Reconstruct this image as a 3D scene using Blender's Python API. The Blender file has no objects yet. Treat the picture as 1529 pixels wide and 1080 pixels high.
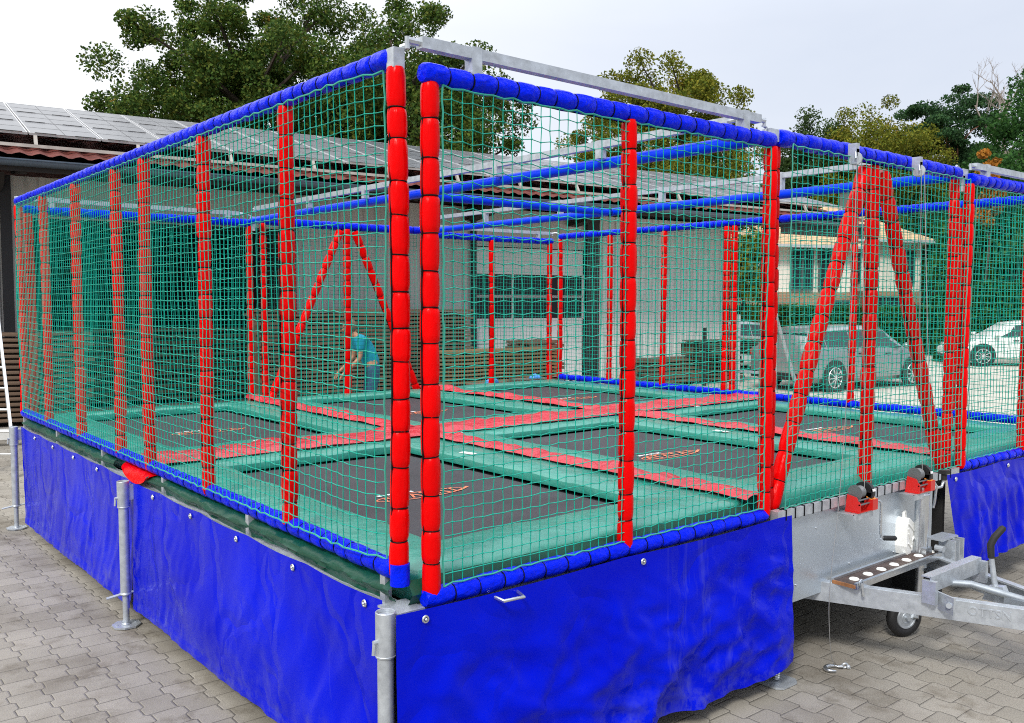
import bpy, math, random
import numpy as np
from mathutils import Vector, Matrix, noise
R = math.radians
rnd = random.Random(7)
sc = bpy.context.scene
COL = sc.collection

# ------------------------------------------------------------------ camera frame
CAM = Vector((-1.76386, -2.80256, 1.9952))
YAW, PIT, ROL, FPX = 0.690875, -0.065052, 0.0025284, 1356.49
cy, sy = math.cos(YAW), math.sin(YAW)
FW = Vector((sy*math.cos(PIT), cy*math.cos(PIT), math.sin(PIT)))
R0 = Vector((cy, -sy, 0)); U0 = R0.cross(FW)
RT = R0*math.cos(ROL) + U0*math.sin(ROL)
UP = -R0*math.sin(ROL) + U0*math.cos(ROL)
FH = Vector((sy, cy, 0))
def at(px, depth, z):
    """a spot on the yard: bearing px (photo columns), metres ahead of the photographer, height z"""
    p = CAM + FH*depth + R0*((px-764.5)/FPX*depth)
    return Vector((p.x, p.y, z))

# ------------------------------------------------------------------ helpers
def tag(o, label=None, cat=None, group=None, kind=None):
    if label: o['label'] = label
    if cat: o['category'] = cat
    if group: o['group'] = group
    if kind: o['kind'] = kind
    return o
def empty(name, loc=(0,0,0), rz=0, label=None, cat=None, group=None):
    o = bpy.data.objects.new(name, None); COL.objects.link(o)
    o.location = loc; o.rotation_euler = (0,0,rz); o.empty_display_size = .1
    return tag(o, label, cat, group)
def copy_tree(o, parent=None):
    c = o.copy(); COL.objects.link(c); c.parent = parent
    for ch in list(o.children): copy_tree(ch, c)
    return c
class MB:
    def __init__(s): s.v=[]; s.f=[]; s.mi=[]; s.cur=0
    def add(s, vs, fs):
        b=len(s.v); s.v+= [tuple(v) for v in vs]; s.f+=[tuple(i+b for i in f) for f in fs]; s.mi+=[s.cur]*len(fs)
    def box(s, c, d, rz=0, M=None):
        x,y,z=[k/2 for k in d]; vs=[Vector((i*x,j*y,k*z)) for i in(-1,1) for j in(-1,1) for k in(-1,1)]
        if rz: vs=[Matrix.Rotation(rz,3,'Z')@v for v in vs]
        if M: vs=[M@v for v in vs]
        vs=[v+Vector(c) for v in vs]
        s.add(vs,[(0,1,3,2),(4,6,7,5),(0,4,5,1),(2,3,7,6),(0,2,6,4),(1,5,7,3)])
    def bar(s, p, q, w, h, up=(0,0,1)):
        p,q=Vector(p),Vector(q); d=(q-p).normalized(); u=Vector(up)
        a=d.cross(u); a=a.normalized() if a.length>1e-4 else Vector((1,0,0)); b=a.cross(d).normalized()
        vs=[]
        for e in (p,q):
            for i,j in((-1,-1),(1,-1),(1,1),(-1,1)): vs.append(e+a*i*w/2+b*j*h/2)
        s.add(vs,[(0,1,2,3),(7,6,5,4),(0,4,5,1),(1,5,6,2),(2,6,7,3),(3,7,4,0)])
    def tube(s, pts, r, n=10, cap=True):
        pts=[Vector(p) for p in pts]; m=len(pts); rs=r if hasattr(r,'__len__') else [r]*m
        fr=None; vs=[]
        for i,p in enumerate(pts):
            d=(pts[min(i+1,m-1)]-pts[max(i-1,0)])
            d=d.normalized() if d.length>1e-9 else Vector((0,0,1))
            if fr is None:
                a=d.cross(Vector((0,0,1)))
                if a.length<.05: a=d.cross(Vector((1,0,0)))
            else: a=fr-d*fr.dot(d)
            a.normalize(); fr=a; b=d.cross(a)
            for k in range(n):
                t=2*math.pi*k/n; vs.append(p+(a*math.cos(t)+b*math.sin(t))*rs[i])
        fs=[(i*n+k,i*n+(k+1)%n,(i+1)*n+(k+1)%n,(i+1)*n+k) for i in range(m-1) for k in range(n)]
        if cap: fs+=[tuple(range(n))[::-1],tuple((m-1)*n+k for k in range(n))]
        s.add(vs,fs)
    def disc(s,c,axis,r,h,n=20):
        a=Vector(axis).normalized()*h/2; c=Vector(c); s.tube([c-a,c+a],r,n)
    def torus(s,c,axis,R_,r,n=16,m=5):
        ax=Vector(axis).normalized(); a=ax.cross(Vector((0,0,1)))
        if a.length<.05: a=ax.cross(Vector((1,0,0)))
        a.normalize(); b=ax.cross(a); c=Vector(c); vs=[];fs=[]
        for i in range(n):
            t=2*math.pi*i/n; o=a*math.cos(t)+b*math.sin(t)
            for j in range(m):
                u=2*math.pi*j/m; vs.append(c+o*(R_+r*math.cos(u))+ax*r*math.sin(u))
        for i in range(n):
            for j in range(m): fs.append((i*m+j,((i+1)%n)*m+j,((i+1)%n)*m+(j+1)%m,i*m+(j+1)%m))
        s.add(vs,fs)
    def sphere(s,c,r,n=12,m=8,sc_=(1,1,1)):
        vs=[];fs=[]
        for i in range(m+1):
            th=math.pi*i/m
            for k in range(n):
                ph=2*math.pi*k/n
                vs.append((c[0]+r*sc_[0]*math.sin(th)*math.cos(ph),c[1]+r*sc_[1]*math.sin(th)*math.sin(ph),c[2]+r*sc_[2]*math.cos(th)))
        for i in range(m):
            for k in range(n): fs.append((i*n+k,(i+1)*n+k,(i+1)*n+(k+1)%n,i*n+(k+1)%n))
        s.add(vs,fs)
    def poly(s, pts, ax, h):
        """extrude polygon pts (3d) by vector ax*h"""
        n=len(pts); d=Vector(ax)*h; vs=[Vector(p) for p in pts]+[Vector(p)+d for p in pts]
        s.add(vs,[tuple(range(n))[::-1],tuple(range(n,2*n))]+[(i,(i+1)%n,n+(i+1)%n,n+i) for i in range(n)])
    def build(s,name,mat,parent=None,smooth=False,fix=False):
        me=bpy.data.meshes.new(name); me.from_pydata(s.v,[],s.f)
        mats=mat if isinstance(mat,(list,tuple)) else [mat]
        for m in mats: me.materials.append(m)
        if len(mats)>1: me.polygons.foreach_set('material_index',s.mi)
        if smooth:
            me.polygons.foreach_set('use_smooth',[True]*len(me.polygons))
            try: me.set_sharp_from_angle(angle=R(smooth if smooth is not True else 50))
            except Exception: pass
        me.validate(); me.update()
        if fix:
            import bmesh
            bm=bmesh.new(); bm.from_mesh(me); bmesh.ops.recalc_face_normals(bm,faces=bm.faces); bm.to_mesh(me); bm.free()
        o=bpy.data.objects.new(name,me); COL.objects.link(o); o.parent=parent
        return o
def to_mesh(o):
    dg=bpy.context.evaluated_depsgraph_get(); me=bpy.data.meshes.new_from_object(o.evaluated_get(dg))
    n=bpy.data.objects.new(o.name,me); COL.objects.link(n); n.parent=o.parent; n.location=o.location; n.rotation_euler=o.rotation_euler
    nm=o.name; bpy.data.objects.remove(o); n.name=nm; return n
def np_mesh(name, V, F, mat, parent=None, smooth=False):
    """V (n,3) array, F (m,k) array"""
    me=bpy.data.meshes.new(name); m,k=F.shape
    me.vertices.add(len(V)); me.vertices.foreach_set('co',np.asarray(V,dtype=np.float32).ravel())
    me.loops.add(m*k); me.loops.foreach_set('vertex_index',F.astype(np.int32).ravel())
    me.polygons.add(m); me.polygons.foreach_set('loop_start',np.arange(0,m*k,k,dtype=np.int32))
    me.polygons.foreach_set('loop_total',np.full(m,k,dtype=np.int32))
    me.update(calc_edges=True)
    if smooth: me.polygons.foreach_set('use_smooth',np.ones(m,dtype=bool))
    me.materials.append(mat); me.validate()
    o=bpy.data.objects.new(name,me); COL.objects.link(o); o.parent=parent
    return o

# ------------------------------------------------------------------ materials
class NT:
    def __init__(s,m): s.m=m; s.t=m.node_tree; s.n=s.t.nodes
    def new(s,t,**k):
        n=s.n.new(t)
        for a,b in k.items():
            if hasattr(n,a) and not a[0].isupper(): setattr(n,a,b)
            else: n.inputs[a].default_value=b
        return n
    def link(s,a,b): s.t.links.new(a,b)
    def math(s,op,a,b=None,c=None):
        n=s.n.new('ShaderNodeMath'); n.operation=op
        for i,v in enumerate((a,b,c)):
            if v is None: continue
            if isinstance(v,(int,float)): n.inputs[i].default_value=v
            else: s.link(v,n.inputs[i])
        return n.outputs[0]
    def ramp(s,fac,stops):
        n=s.n.new('ShaderNodeValToRGB'); e=n.color_ramp.elements
        while len(e)<len(stops): e.new(.5)
        for el,(p,c) in zip(e,stops): el.position=p; el.color=(*c,1) if len(c)==3 else c
        s.link(fac,n.inputs[0]); return n.outputs[0]
    def mix(s,fac,a,b,bt='MIX'):
        n=s.n.new('ShaderNodeMix'); n.data_type='RGBA'; n.blend_type=bt
        for i,v in((0,fac),(6,a),(7,b)):
            if isinstance(v,(int,float)): n.inputs[i].default_value=v
            elif isinstance(v,tuple): n.inputs[i].default_value=(*v,1) if len(v)==3 else v
            else: s.link(v,n.inputs[i])
        return n.outputs[2]
    def noise(s,scale,detail=3,rough=.5,co=None,dist=0):
        n=s.n.new('ShaderNodeTexNoise'); n.inputs['Scale'].default_value=scale; n.inputs['Detail'].default_value=detail
        n.inputs['Roughness'].default_value=rough; n.inputs['Distortion'].default_value=dist
        if co is not None: s.link(co,n.inputs['Vector'])
        return n.outputs[0]
    def objco(s,scale=None):
        c=s.n.new('ShaderNodeTexCoord').outputs['Object']
        if scale:
            m=s.n.new('ShaderNodeMapping'); m.inputs['Scale'].default_value=scale; s.link(c,m.inputs[0]); c=m.outputs[0]
        return c
    def bump(s,h,strength,dist,nrm=None):
        b=s.n.new('ShaderNodeBump'); b.inputs['Strength'].default_value=strength; b.inputs['Distance'].default_value=dist
        s.link(h,b.inputs['Height'])
        if nrm is not None: s.link(nrm,b.inputs['Normal'])
        return b.outputs[0]
def mat(name, base=(.5,.5,.5), rough=.5, metal=0, spec=.5, coat=0, var=0, vscale=4, bump=0, bscale=30, bdist=.01, stretch=None, trans=0):
    m=bpy.data.materials.new(name); m.use_nodes=True; t=NT(m); b=t.n['Principled BSDF']
    b.inputs['Base Color'].default_value=(*base,1); b.inputs['Roughness'].default_value=rough
    b.inputs['Metallic'].default_value=metal; b.inputs['Specular IOR Level'].default_value=spec
    b.inputs['Coat Weight'].default_value=coat; b.inputs['Coat Roughness'].default_value=.15
    co=t.objco(stretch)
    if var:
        f=t.noise(vscale,4,.6,co)
        lo=tuple(max(0,c*(1-var)) for c in base); hi=tuple(min(1,c*(1+var)) for c in base)
        t.link(t.ramp(f,[(.3,lo),(.7,hi)]),b.inputs['Base Color'])
        t.link(t.ramp(f,[(.3,(rough*1.2,)*3),(.7,(rough*.85,)*3)]),b.inputs['Roughness'])
    if bump: t.link(t.bump(t.noise(bscale,4,.55,co),bump,bdist),b.inputs['Normal'])
    return m
M={}
M['galv']=mat('galvanised',(.50,.54,.58),.42,.55,var=.22,vscale=22,bump=.15,bscale=80,bdist=.002)
M['galv_dark']=mat('galvanised_dull',(.36,.40,.44),.45,.6,var=.25,vscale=9,bump=.1,bscale=60,bdist=.002)
M['sheet']=mat('zinc_sheet',(.60,.67,.74),.34,.7,var=.08,vscale=3)
M['zinc']=mat('zinc_bright',(.62,.65,.68),.25,.9,var=.1,vscale=20)
M['drum']=mat('wound_cable',(.20,.21,.22),.5,.6,bump=.4,bscale=120,bdist=.003)
M['steel']=mat('cable_steel',(.55,.56,.57),.35,.8)
M['red']=mat('red_vinyl',(.74,.0008,.0014),.26,0,.08,coat=.0,var=.10,vscale=5,bump=.5,bscale=14,bdist=.02,stretch=(1,1,.35))
M['red_mat']=mat('red_vinyl_sheet',(.60,.014,.032),.30,0,.5,coat=.1,var=.15,vscale=3,bump=.8,bscale=8,bdist=.05)
M['blue']=mat('blue_vinyl',(.0,.014,.78),.22,0,.10,coat=.0,var=.12,vscale=6,bump=.9,bscale=22,bdist=.02)
M['blue_tube']=mat('blue_sleeve',(.0,.04,.80),.28,0,.12,coat=.0,var=.06,vscale=5)
M['cord']=mat('black_cord',(.006,.006,.007),.7,0,.1)
M['netgreen']=mat('net_cord',(.0,.37,.27),.45,0,.35,var=.15,vscale=3)
M['netwhite']=mat('net_edge',(.03,.34,.25),.5)
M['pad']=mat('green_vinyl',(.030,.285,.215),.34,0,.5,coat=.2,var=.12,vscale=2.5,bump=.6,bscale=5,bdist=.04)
M['pad_shaded']=mat('green_vinyl_shaded',(.003,.065,.038),.34,0,.35,coat=.05,var=.2,vscale=3,bump=.35,bscale=5,bdist=.04)  # darker copy of the pad green, shade on the pad sides painted in
M['bed']=mat('jumping_bed_weave',(.030,.028,.034),.55,0,.5,var=.2,vscale=2,bump=.25,bscale=260,bdist=.003)
M['spring']=mat('bed_edge_black',(.006,.006,.007),.5)
M['orange']=mat('logo_orange',(.80,.22,.10),.6)
M['white']=mat('white_print',(.8,.8,.8),.5,var=.05)
M['rubber']=mat('rubber_black',(.014,.014,.015),.65,bump=.3,bscale=60,bdist=.003)
M['blackplastic']=mat('black_plastic',(.018,.018,.02),.38)
M['redpaint']=mat('winch_red',(.62,.015,.012),.3,coat=.3,var=.08)
M['orangelabel']=mat('winch_label',(.85,.28,.03),.45)
M['chock']=mat('chock_plastic',(.92,.92,.88),.45,var=.08)
M['brownply']=mat('brown_ply',(.075,.045,.035),.5,var=.35,vscale=20,bump=.2,bscale=70,bdist=.003)
M['plyedge']=mat('ply_edge',(.30,.13,.05),.6,var=.3,vscale=30)
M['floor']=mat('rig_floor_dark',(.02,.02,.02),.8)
M['skin']=mat('skin',(.40,.19,.11),.5,var=.08)
M['hair']=mat('fair_hair',(.16,.11,.07),.7,var=.2,vscale=40)
M['teal']=mat('teal_shirt',(.0,.24,.36),.8,var=.12,vscale=8,bump=.4,bscale=12,bdist=.02)
M['jeans']=mat('blue_trousers',(.02,.07,.13),.85,var=.2,vscale=10,bump=.4,bscale=14,bdist=.02)
M['alu']=mat('aluminium',(.75,.77,.78),.35,.7,var=.08)
M['lightblue']=mat('lightblue_sheet',(.03,.28,.75),.4,coat=.2,var=.1)

def tarp_mat():
    m=bpy.data.materials.new('blue_tarpaulin'); m.use_nodes=True; t=NT(m); b=t.n['Principled BSDF']
    co=t.objco(); f=t.noise(1.3,4,.6,co)
    bc=t.ramp(f,[(.3,(.0,.003,.46)),(.7,(.0,.010,.66))])
    sz=t.n.new('ShaderNodeSeparateXYZ'); t.link(co,sz.inputs[0])
    low=t.ramp(sz.outputs[2],[(.10,(1,1,1)),(.34,(0,0,0))]); dn=t.ramp(t.noise(7,5,.75,co),[(.48,(0,0,0)),(.68,(.38,.38,.38))])
    sc2=t.ramp(t.noise(1.1,6,.8,t.objco((1,1,.35)),.6),[(.60,(0,0,0)),(.66,(.16,.16,.16)),(.70,(0,0,0))])
    bc=t.mix(t.mix(1.0,t.mix(1.0,low,dn,'MULTIPLY'),sc2,'ADD'),bc,(.16,.17,.24))
    t.link(bc,b.inputs['Base Color'])
    b.inputs['Roughness'].default_value=.22; b.inputs['Specular IOR Level'].default_value=.09
    v=t.new('ShaderNodeTexVoronoi',feature='DISTANCE_TO_EDGE'); v.inputs['Scale'].default_value=2.6
    wn=t.n.new('ShaderNodeTexNoise'); wn.inputs['Scale'].default_value=3; t.link(co,wn.inputs['Vector'])
    mx=t.mix(.30,t.objco((1,1,.42)),wn.outputs['Color']); t.link(mx,v.inputs['Vector'])
    h=t.math('ADD',t.math('MULTIPLY',t.math('MINIMUM',v.outputs[0],.10),3.0),t.noise(2.6,2,.5,co))
    t.link(t.bump(h,.38,.05),b.inputs['Normal']); return m
M['tarp']=tarp_mat()

def paver_mat():
    m=bpy.data.materials.new('zigzag_pavers'); m.use_nodes=True; t=NT(m); b=t.n['Principled BSDF']
    co=t.n.new('ShaderNodeTexCoord').outputs['Object']
    sp=t.n.new('ShaderNodeSeparateXYZ')
    # slight wobble so no joint is ruler straight
    w=t.n.new('ShaderNodeTexNoise'); w.inputs['Scale'].default_value=3.0; w.inputs['Detail'].default_value=2; t.link(co,w.inputs['Vector'])
    wv=t.n.new('ShaderNodeVectorMath'); wv.operation='MULTIPLY_ADD'; t.link(w.outputs['Color'],wv.inputs[0]); wv.inputs[1].default_value=(.016,.016,0); t.link(co,wv.inputs[2])
    t.link(wv.outputs[0],sp.inputs[0]); x,y=sp.outputs[0],sp.outputs[1]
    LX,LY=.158,.185
    # zigzag long edges: offset of x as a function of y, two slopes per paver
    ph=t.math('PINGPONG',t.math('ADD',y,50.0+LY*.25),LY/2)         # 0..LY/2
    zz=t.math('SUBTRACT',t.math('MINIMUM',t.math('MAXIMUM',t.math('MULTIPLY',t.math('SUBTRACT',ph,LY/4),1.15),-.0125),.0125),0)
    xs=t.math('DIVIDE',t.math('ADD',t.math('ADD',x,zz),50.0),LX)
    col=t.math('FLOOR',xs); fx=t.math('SUBTRACT',xs,col)
    par=t.math('MODULO',col,2.0)
    ys=t.math('ADD',t.math('DIVIDE',t.math('ADD',y,50.0),LY),t.math('MULTIPLY',par,.5))
    row=t.math('FLOOR',ys); fy=t.math('SUBTRACT',ys,row)
    dx=t.math('MULTIPLY',t.math('MINIMUM',fx,t.math('SUBTRACT',1.0,fx)),LX)
    dy=t.math('MULTIPLY',t.math('MINIMUM',fy,t.math('SUBTRACT',1.0,fy)),LY)
    d=t.math('MINIMUM',dx,dy)
    cv=t.n.new('ShaderNodeCombineXYZ'); t.link(col,cv.inputs[0]); t.link(row,cv.inputs[1])
    wn=t.n.new('ShaderNodeTexWhiteNoise'); wn.noise_dimensions='2D'; t.link(cv.outputs[0],wn.inputs['Vector'])
    base=t.ramp(wn.outputs['Value'],[(0,(.27,.25,.212)),(.5,(.30,.279,.24)),(1,(.335,.312,.27))])
    fine=t.noise(160,3,.7,co); base=t.mix(.55,base,t.ramp(fine,[(.35,(.55,.55,.55)),(.65,(1.25,1.24,1.22))]),'MULTIPLY')
    big=t.noise(.9,5,.62,co); base=t.mix(.85,base,t.ramp(big,[(.34,(.62,.59,.55)),(.5,(1,1,1)),(.72,(1.14,1.13,1.10))]),'MULTIPLY')
    st=t.noise(3.1,5,.7,co); base=t.mix(.7,base,t.ramp(st,[(.32,(.46,.42,.36)),(.47,(1,1,1))]),'MULTIPLY')
    jn=t.noise(7,3,.6,co)
    jw=t.math('MULTIPLY',jn,.0056)
    jf=t.math('SMOOTH_MIN',1.0,t.math('DIVIDE',d,t.math('ADD',jw,.0004)),.2)
    jf=t.math('MAXIMUM',jf,0.0)
    t.link(t.mix(jf,(.035,.031,.026),base),b.inputs['Base Color'])
    b.inputs['Roughness'].default_value=.85
    hh=t.math('ADD',t.math('MULTIPLY',t.math('MINIMUM',t.math('DIVIDE',d,.008),1.0),1.0),t.math('MULTIPLY',fine,.25))
    t.link(t.bump(hh,.6,.006),b.inputs['Normal']); return m
M['paver']=paver_mat()

def leaf_mat(name,cols,accent=None,acc_amt=.62):
    m=bpy.data.materials.new(name); m.use_nodes=True; t=NT(m)
    for n in list(t.n):
        if n.type!='OUTPUT_MATERIAL': t.n.remove(n)
    out=[n for n in t.n if n.type=='OUTPUT_MATERIAL'][0]
    g=t.n.new('ShaderNodeNewGeometry'); co=t.objco()
    n=len(cols); base=t.ramp(g.outputs['Random Per Island'],[(i/(n-1),c) for i,c in enumerate(cols)])
    cl=t.noise(.9,3,.6,co); base=t.mix(.8,base,t.ramp(cl,[(.3,(.6,.62,.6)),(.7,(1.35,1.3,1.15))]),'MULTIPLY')
    if accent:
        a=t.noise(.75,4,.65,co); base=t.mix(t.ramp(a,[(acc_amt,(0,0,0)),(acc_amt+.06,(1,1,1))]),base,accent)
    d=t.n.new('ShaderNodeBsdfPrincipled'); d.inputs['Roughness'].default_value=.75; d.inputs['Specular IOR Level'].default_value=.15; t.link(base,d.inputs['Base Color'])
    tr=t.n.new('ShaderNodeBsdfTranslucent'); t.link(base,tr.inputs[0])
    mx=t.n.new('ShaderNodeMixShader'); mx.inputs[0].default_value=.22
    t.link(d.outputs[0],mx.inputs[1]); t.link(tr.outputs[0],mx.inputs[2]); t.link(mx.outputs[0],out.inputs[0]); return m
M['oak']=leaf_mat('oak_leaves',[(0.027, 0.0675, 0.015), (0.0525, 0.1125, 0.021), (0.0825, 0.1425, 0.024), (0.135, 0.1575, 0.027)],(.26,.10,.015),.66)
M['yell']=leaf_mat('yellow_green_leaves',[(0.075, 0.1125, 0.015), (0.1375, 0.175, 0.02), (0.225, 0.2125, 0.025), (0.125, 0.15, 0.0187)],(.30,.20,.02),.64)
M['dark']=leaf_mat('dark_leaves',[(0.0256, 0.056, 0.0192), (0.0448, 0.088, 0.0256), (0.064, 0.104, 0.0288)])
M['pine']=leaf_mat('pine_needles',[(0.018, 0.057, 0.024), (0.033, 0.09, 0.033), (0.0525, 0.1125, 0.042)])
M['ever']=leaf_mat('evergreen_leaves',[(0.018, 0.063, 0.018), (0.033, 0.105, 0.024), (0.051, 0.135, 0.03)])
M['orangeleaf']=leaf_mat('orange_leaves',[(.34,.13,.02),(.42,.19,.03),(.25,.10,.02)])
M['hedge']=leaf_mat('hedge_leaves',[(0.0156, 0.0585, 0.0156), (0.039, 0.104, 0.0208), (0.065, 0.13, 0.026)])
M['bark']=mat('bark',(.07,.055,.042),.9,var=.35,vscale=6,bump=.6,bscale=16,bdist=.05)
M['pinebark']=mat('pine_bark',(.20,.085,.05),.9,var=.35,vscale=6,bump=.6,bscale=12,bdist=.05)
M['greybark']=mat('grey_bark',(.28,.24,.21),.9,var=.2,vscale=6)

# ------------------------------------------------------------------ world, light, camera
def world():
    w=bpy.data.worlds.new('World'); sc.world=w; w.use_nodes=True; t=w.node_tree; n=t.nodes; T=NT(w)
    bg=n['Background']; bg.inputs['Strength'].default_value=.10
    sky=n.new('ShaderNodeTexSky'); sky.sky_type='NISHITA'; sky.sun_disc=False
    sky.sun_elevation=R(42); sky.sun_rotation=SUN_ROT; sky.dust_density=3; sky.air_density=1
    tc=n.new('ShaderNodeTexCoord'); mp=n.new('ShaderNodeMapping'); mp.inputs['Scale'].default_value=(1,1,2.2)
    t.links.new(tc.outputs['Generated'],mp.inputs[0])
    f=T.noise(1.6,5,.55,mp.outputs[0],.3)
    # brighter thin cloud towards the hidden sun, greyer blue away from it
    dp=n.new('ShaderNodeVectorMath'); dp.operation='DOT_PRODUCT'; t.links.new(tc.outputs['Generated'],dp.inputs[0]); dp.inputs[1].default_value=(-.62,.72,.3)
    br=T.math('MULTIPLY_ADD',dp.outputs['Value'],.5,.5)
    cloud=T.ramp(br,[(.25,(5.2,5.5,6.2)),(.58,(5.9,6.2,6.8)),(.80,(7.6,7.7,7.8)),(1,(8.6,8.6,8.5))])
    sep=n.new('ShaderNodeSeparateXYZ'); t.links.new(tc.outputs['Generated'],sep.inputs[0])
    cloud=T.mix(1.0,cloud,T.ramp(sep.outputs[2],[(.0,(.92,.92,.92)),(.28,(1,1,1)),(.6,(1.7,1.67,1.63)),(1,(2.3,2.25,2.2))]),'MULTIPLY')
    d2=n.new('ShaderNodeVectorMath'); d2.operation='DOT_PRODUCT'; t.links.new(tc.outputs['Generated'],d2.inputs[0]); d2.inputs[1].default_value=(FH.x,FH.y,.25)
    cloud=T.mix(1.0,cloud,T.ramp(T.math('MULTIPLY_ADD',d2.outputs['Value'],.5,.5),[(.05,(.52,.54,.57)),(.38,(.74,.75,.77)),(.60,(1,1,1))]),'MULTIPLY')  # sky behind the camera dimmed on purpose, for darker fronts and less haze
    cloud=T.mix(1.0,cloud,T.ramp(f,[(.3,(.90,.92,.95)),(.7,(1.06,1.05,1.04))]),'MULTIPLY')
    t.links.new(T.mix(.90,sky.outputs[0],cloud),bg.inputs[0])
SD=Vector((-.50,-.30,.0)).normalized()      # horizontal direction towards the sun
EL=R(42)
SUN_ROT=math.atan2(SD.x,SD.y)
world()
L=bpy.data.lights.new('sun','SUN'); L.energy=1.65; L.angle=R(11); L.color=(1,.96,.90)
so=bpy.data.objects.new('sun',L); COL.objects.link(so)
dirv=-(SD*math.cos(EL)+Vector((0,0,math.sin(EL))))
so.rotation_euler=dirv.to_track_quat('-Z','Y').to_euler()
cam=bpy.data.cameras.new('camera'); co_=bpy.data.objects.new('camera',cam); COL.objects.link(co_)
cam.sensor_fit='HORIZONTAL'; cam.sensor_width=36; cam.lens=FPX/1529*36; cam.clip_end=800; cam.clip_start=.05
mw=Matrix((RT,UP,-FW)).transposed().to_4x4(); mw.translation=CAM; co_.matrix_world=mw
sc.camera=co_
sc.view_settings.view_transform='Standard'; sc.view_settings.look='None'; sc.view_settings.gamma=1; sc.view_settings.exposure=.62
sc.render.engine='CYCLES'; sc.cycles.max_bounces=8; sc.cycles.transparent_max_bounces=8; sc.cycles.filter_width=1.05
sc.cycles.use_denoising=False

# ------------------------------------------------------------------ ground
def ground():
    mb=MB(); n=40
    xs=[-300,-60,-20,-6,0,8,20,60,300]
    vs=[(x,y,0) for y in xs for x in xs]; k=len(xs)
    mb.add(vs,[(j*k+i,j*k+i+1,(j+1)*k+i+1,(j+1)*k+i) for j in range(k-1) for i in range(k-1)])
    o=mb.build('ground',M['paver']); tag(o,'grey zigzag concrete paving of the yard',None,None,'structure')
ground()

# ================================================================== THE TRAMPOLINE RIG
X1,X2,X3,YL,YM=2.147,4.265,6.386,6.07,3.035
rig=empty('trampoline_trailer',(3.2,3.0,0),0,
  'netted trampoline trailer with six green padded beds and red and blue padded tubes','trampoline')
RIGINV=Vector((3.2,3.0,0))
def part(mb,name,m,parent=None,smooth=False,label=None):
    """parts are modelled in yard coordinates and shifted under the rig's base"""
    base=parent if parent is not None else rig
    if parent is None or parent is rig:
        mb.v=[(x-RIGINV.x,y-RIGINV.y,z-RIGINV.z) for x,y,z in mb.v]
    else:
        mb.v=[(x-RIGINV.x,y-RIGINV.y,z-RIGINV.z) for x,y,z in mb.v]
    o=mb.build(name,m,base,smooth)
    if label: o['label']=label
    return o
def sleeve(p,q,r,seg,seed,name,matl,first=None,cord=True,sides=14,wob=.012):
    rr=random.Random(seed); p,q=Vector(p),Vector(q); d=q-p; Ln=d.length; d.normalize()
    n=max(1,round(Ln/seg)); cuts=[0]
    for i in range(1,n): cuts.append(Ln*i/n+rr.uniform(-.10,.10)*seg)
    cuts.append(Ln)
    a=d.cross(Vector((0,0,1)))
    if a.length<.05: a=d.cross(Vector((1,0,0)))
    a.normalize(); b=d.cross(a)
    side=(a*rr.uniform(-1,1)+b*rr.uniform(-1,1))*wob
    mb=MB(); cb=MB(); vs=[];rings=0
    for i in range(n):
        s0,s1=cuts[i],cuts[i+1]; fat=rr.uniform(.97,1.05)
        pr=[(0.0,.82),(.07,.95),(.22,1.02),(.5,1.04),(.78,1.02),(.93,.95)]
        if i==n-1: pr.append((1.0,.84))
        tw=[rr.uniform(-.035,.035) for _ in range(sides)]
        for u,k in pr:
            s=s0+(s1-s0)*u; c=p+d*s+side*math.sin(math.pi*s/Ln)
            for j in range(sides):
                t=2*math.pi*j/sides; kk=r*k*fat*(1+tw[j]*(1 if .1<u<.9 else 1.6)+rr.uniform(-.012,.012))
                vs.append(c+(a*math.cos(t)+b*math.sin(t))*kk)
            rings+=1
        if i>0 and cord: 
            c=p+d*s0+side*math.sin(math.pi*s0/Ln)
            tl=Vector((rr.uniform(-.1,.1),rr.uniform(-.1,.1),rr.uniform(-.1,.1)))
            cb.torus(c,d+tl,r*.88,.0027,sides,5)
    fs=[(i*sides+j,i*sides+(j+1)%sides,(i+1)*sides+(j+1)%sides,(i+1)*sides+j) for i in range(rings-1) for j in range(sides)]
    fs+=[tuple(range(sides))[::-1],tuple((rings-1)*sides+j for j in range(sides))]
    mb.add(vs,fs)
    o=part(mb,name,matl,None,True)
    if cord and cb.v:
        cb.tube([p+d*(cuts[1])-Vector((0,0,0))+b*r*.9+side*.3,(p+q)/2+side+b*r*1.04,p+d*cuts[-2]+b*r*.9+side*.3],.0035,5)
        part(cb,'lacing',M['cord'],o,True)
    return o

ZB,ZT=.926,2.80           # front and back frames
ZBS,ZTS=1.014,2.857       # the two long sides
ZTM=2.82
LV=[.861,1.798,2.709,3.296,4.217,5.189]
sd=100
def nx():
    global sd; sd+=1; return sd
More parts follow.
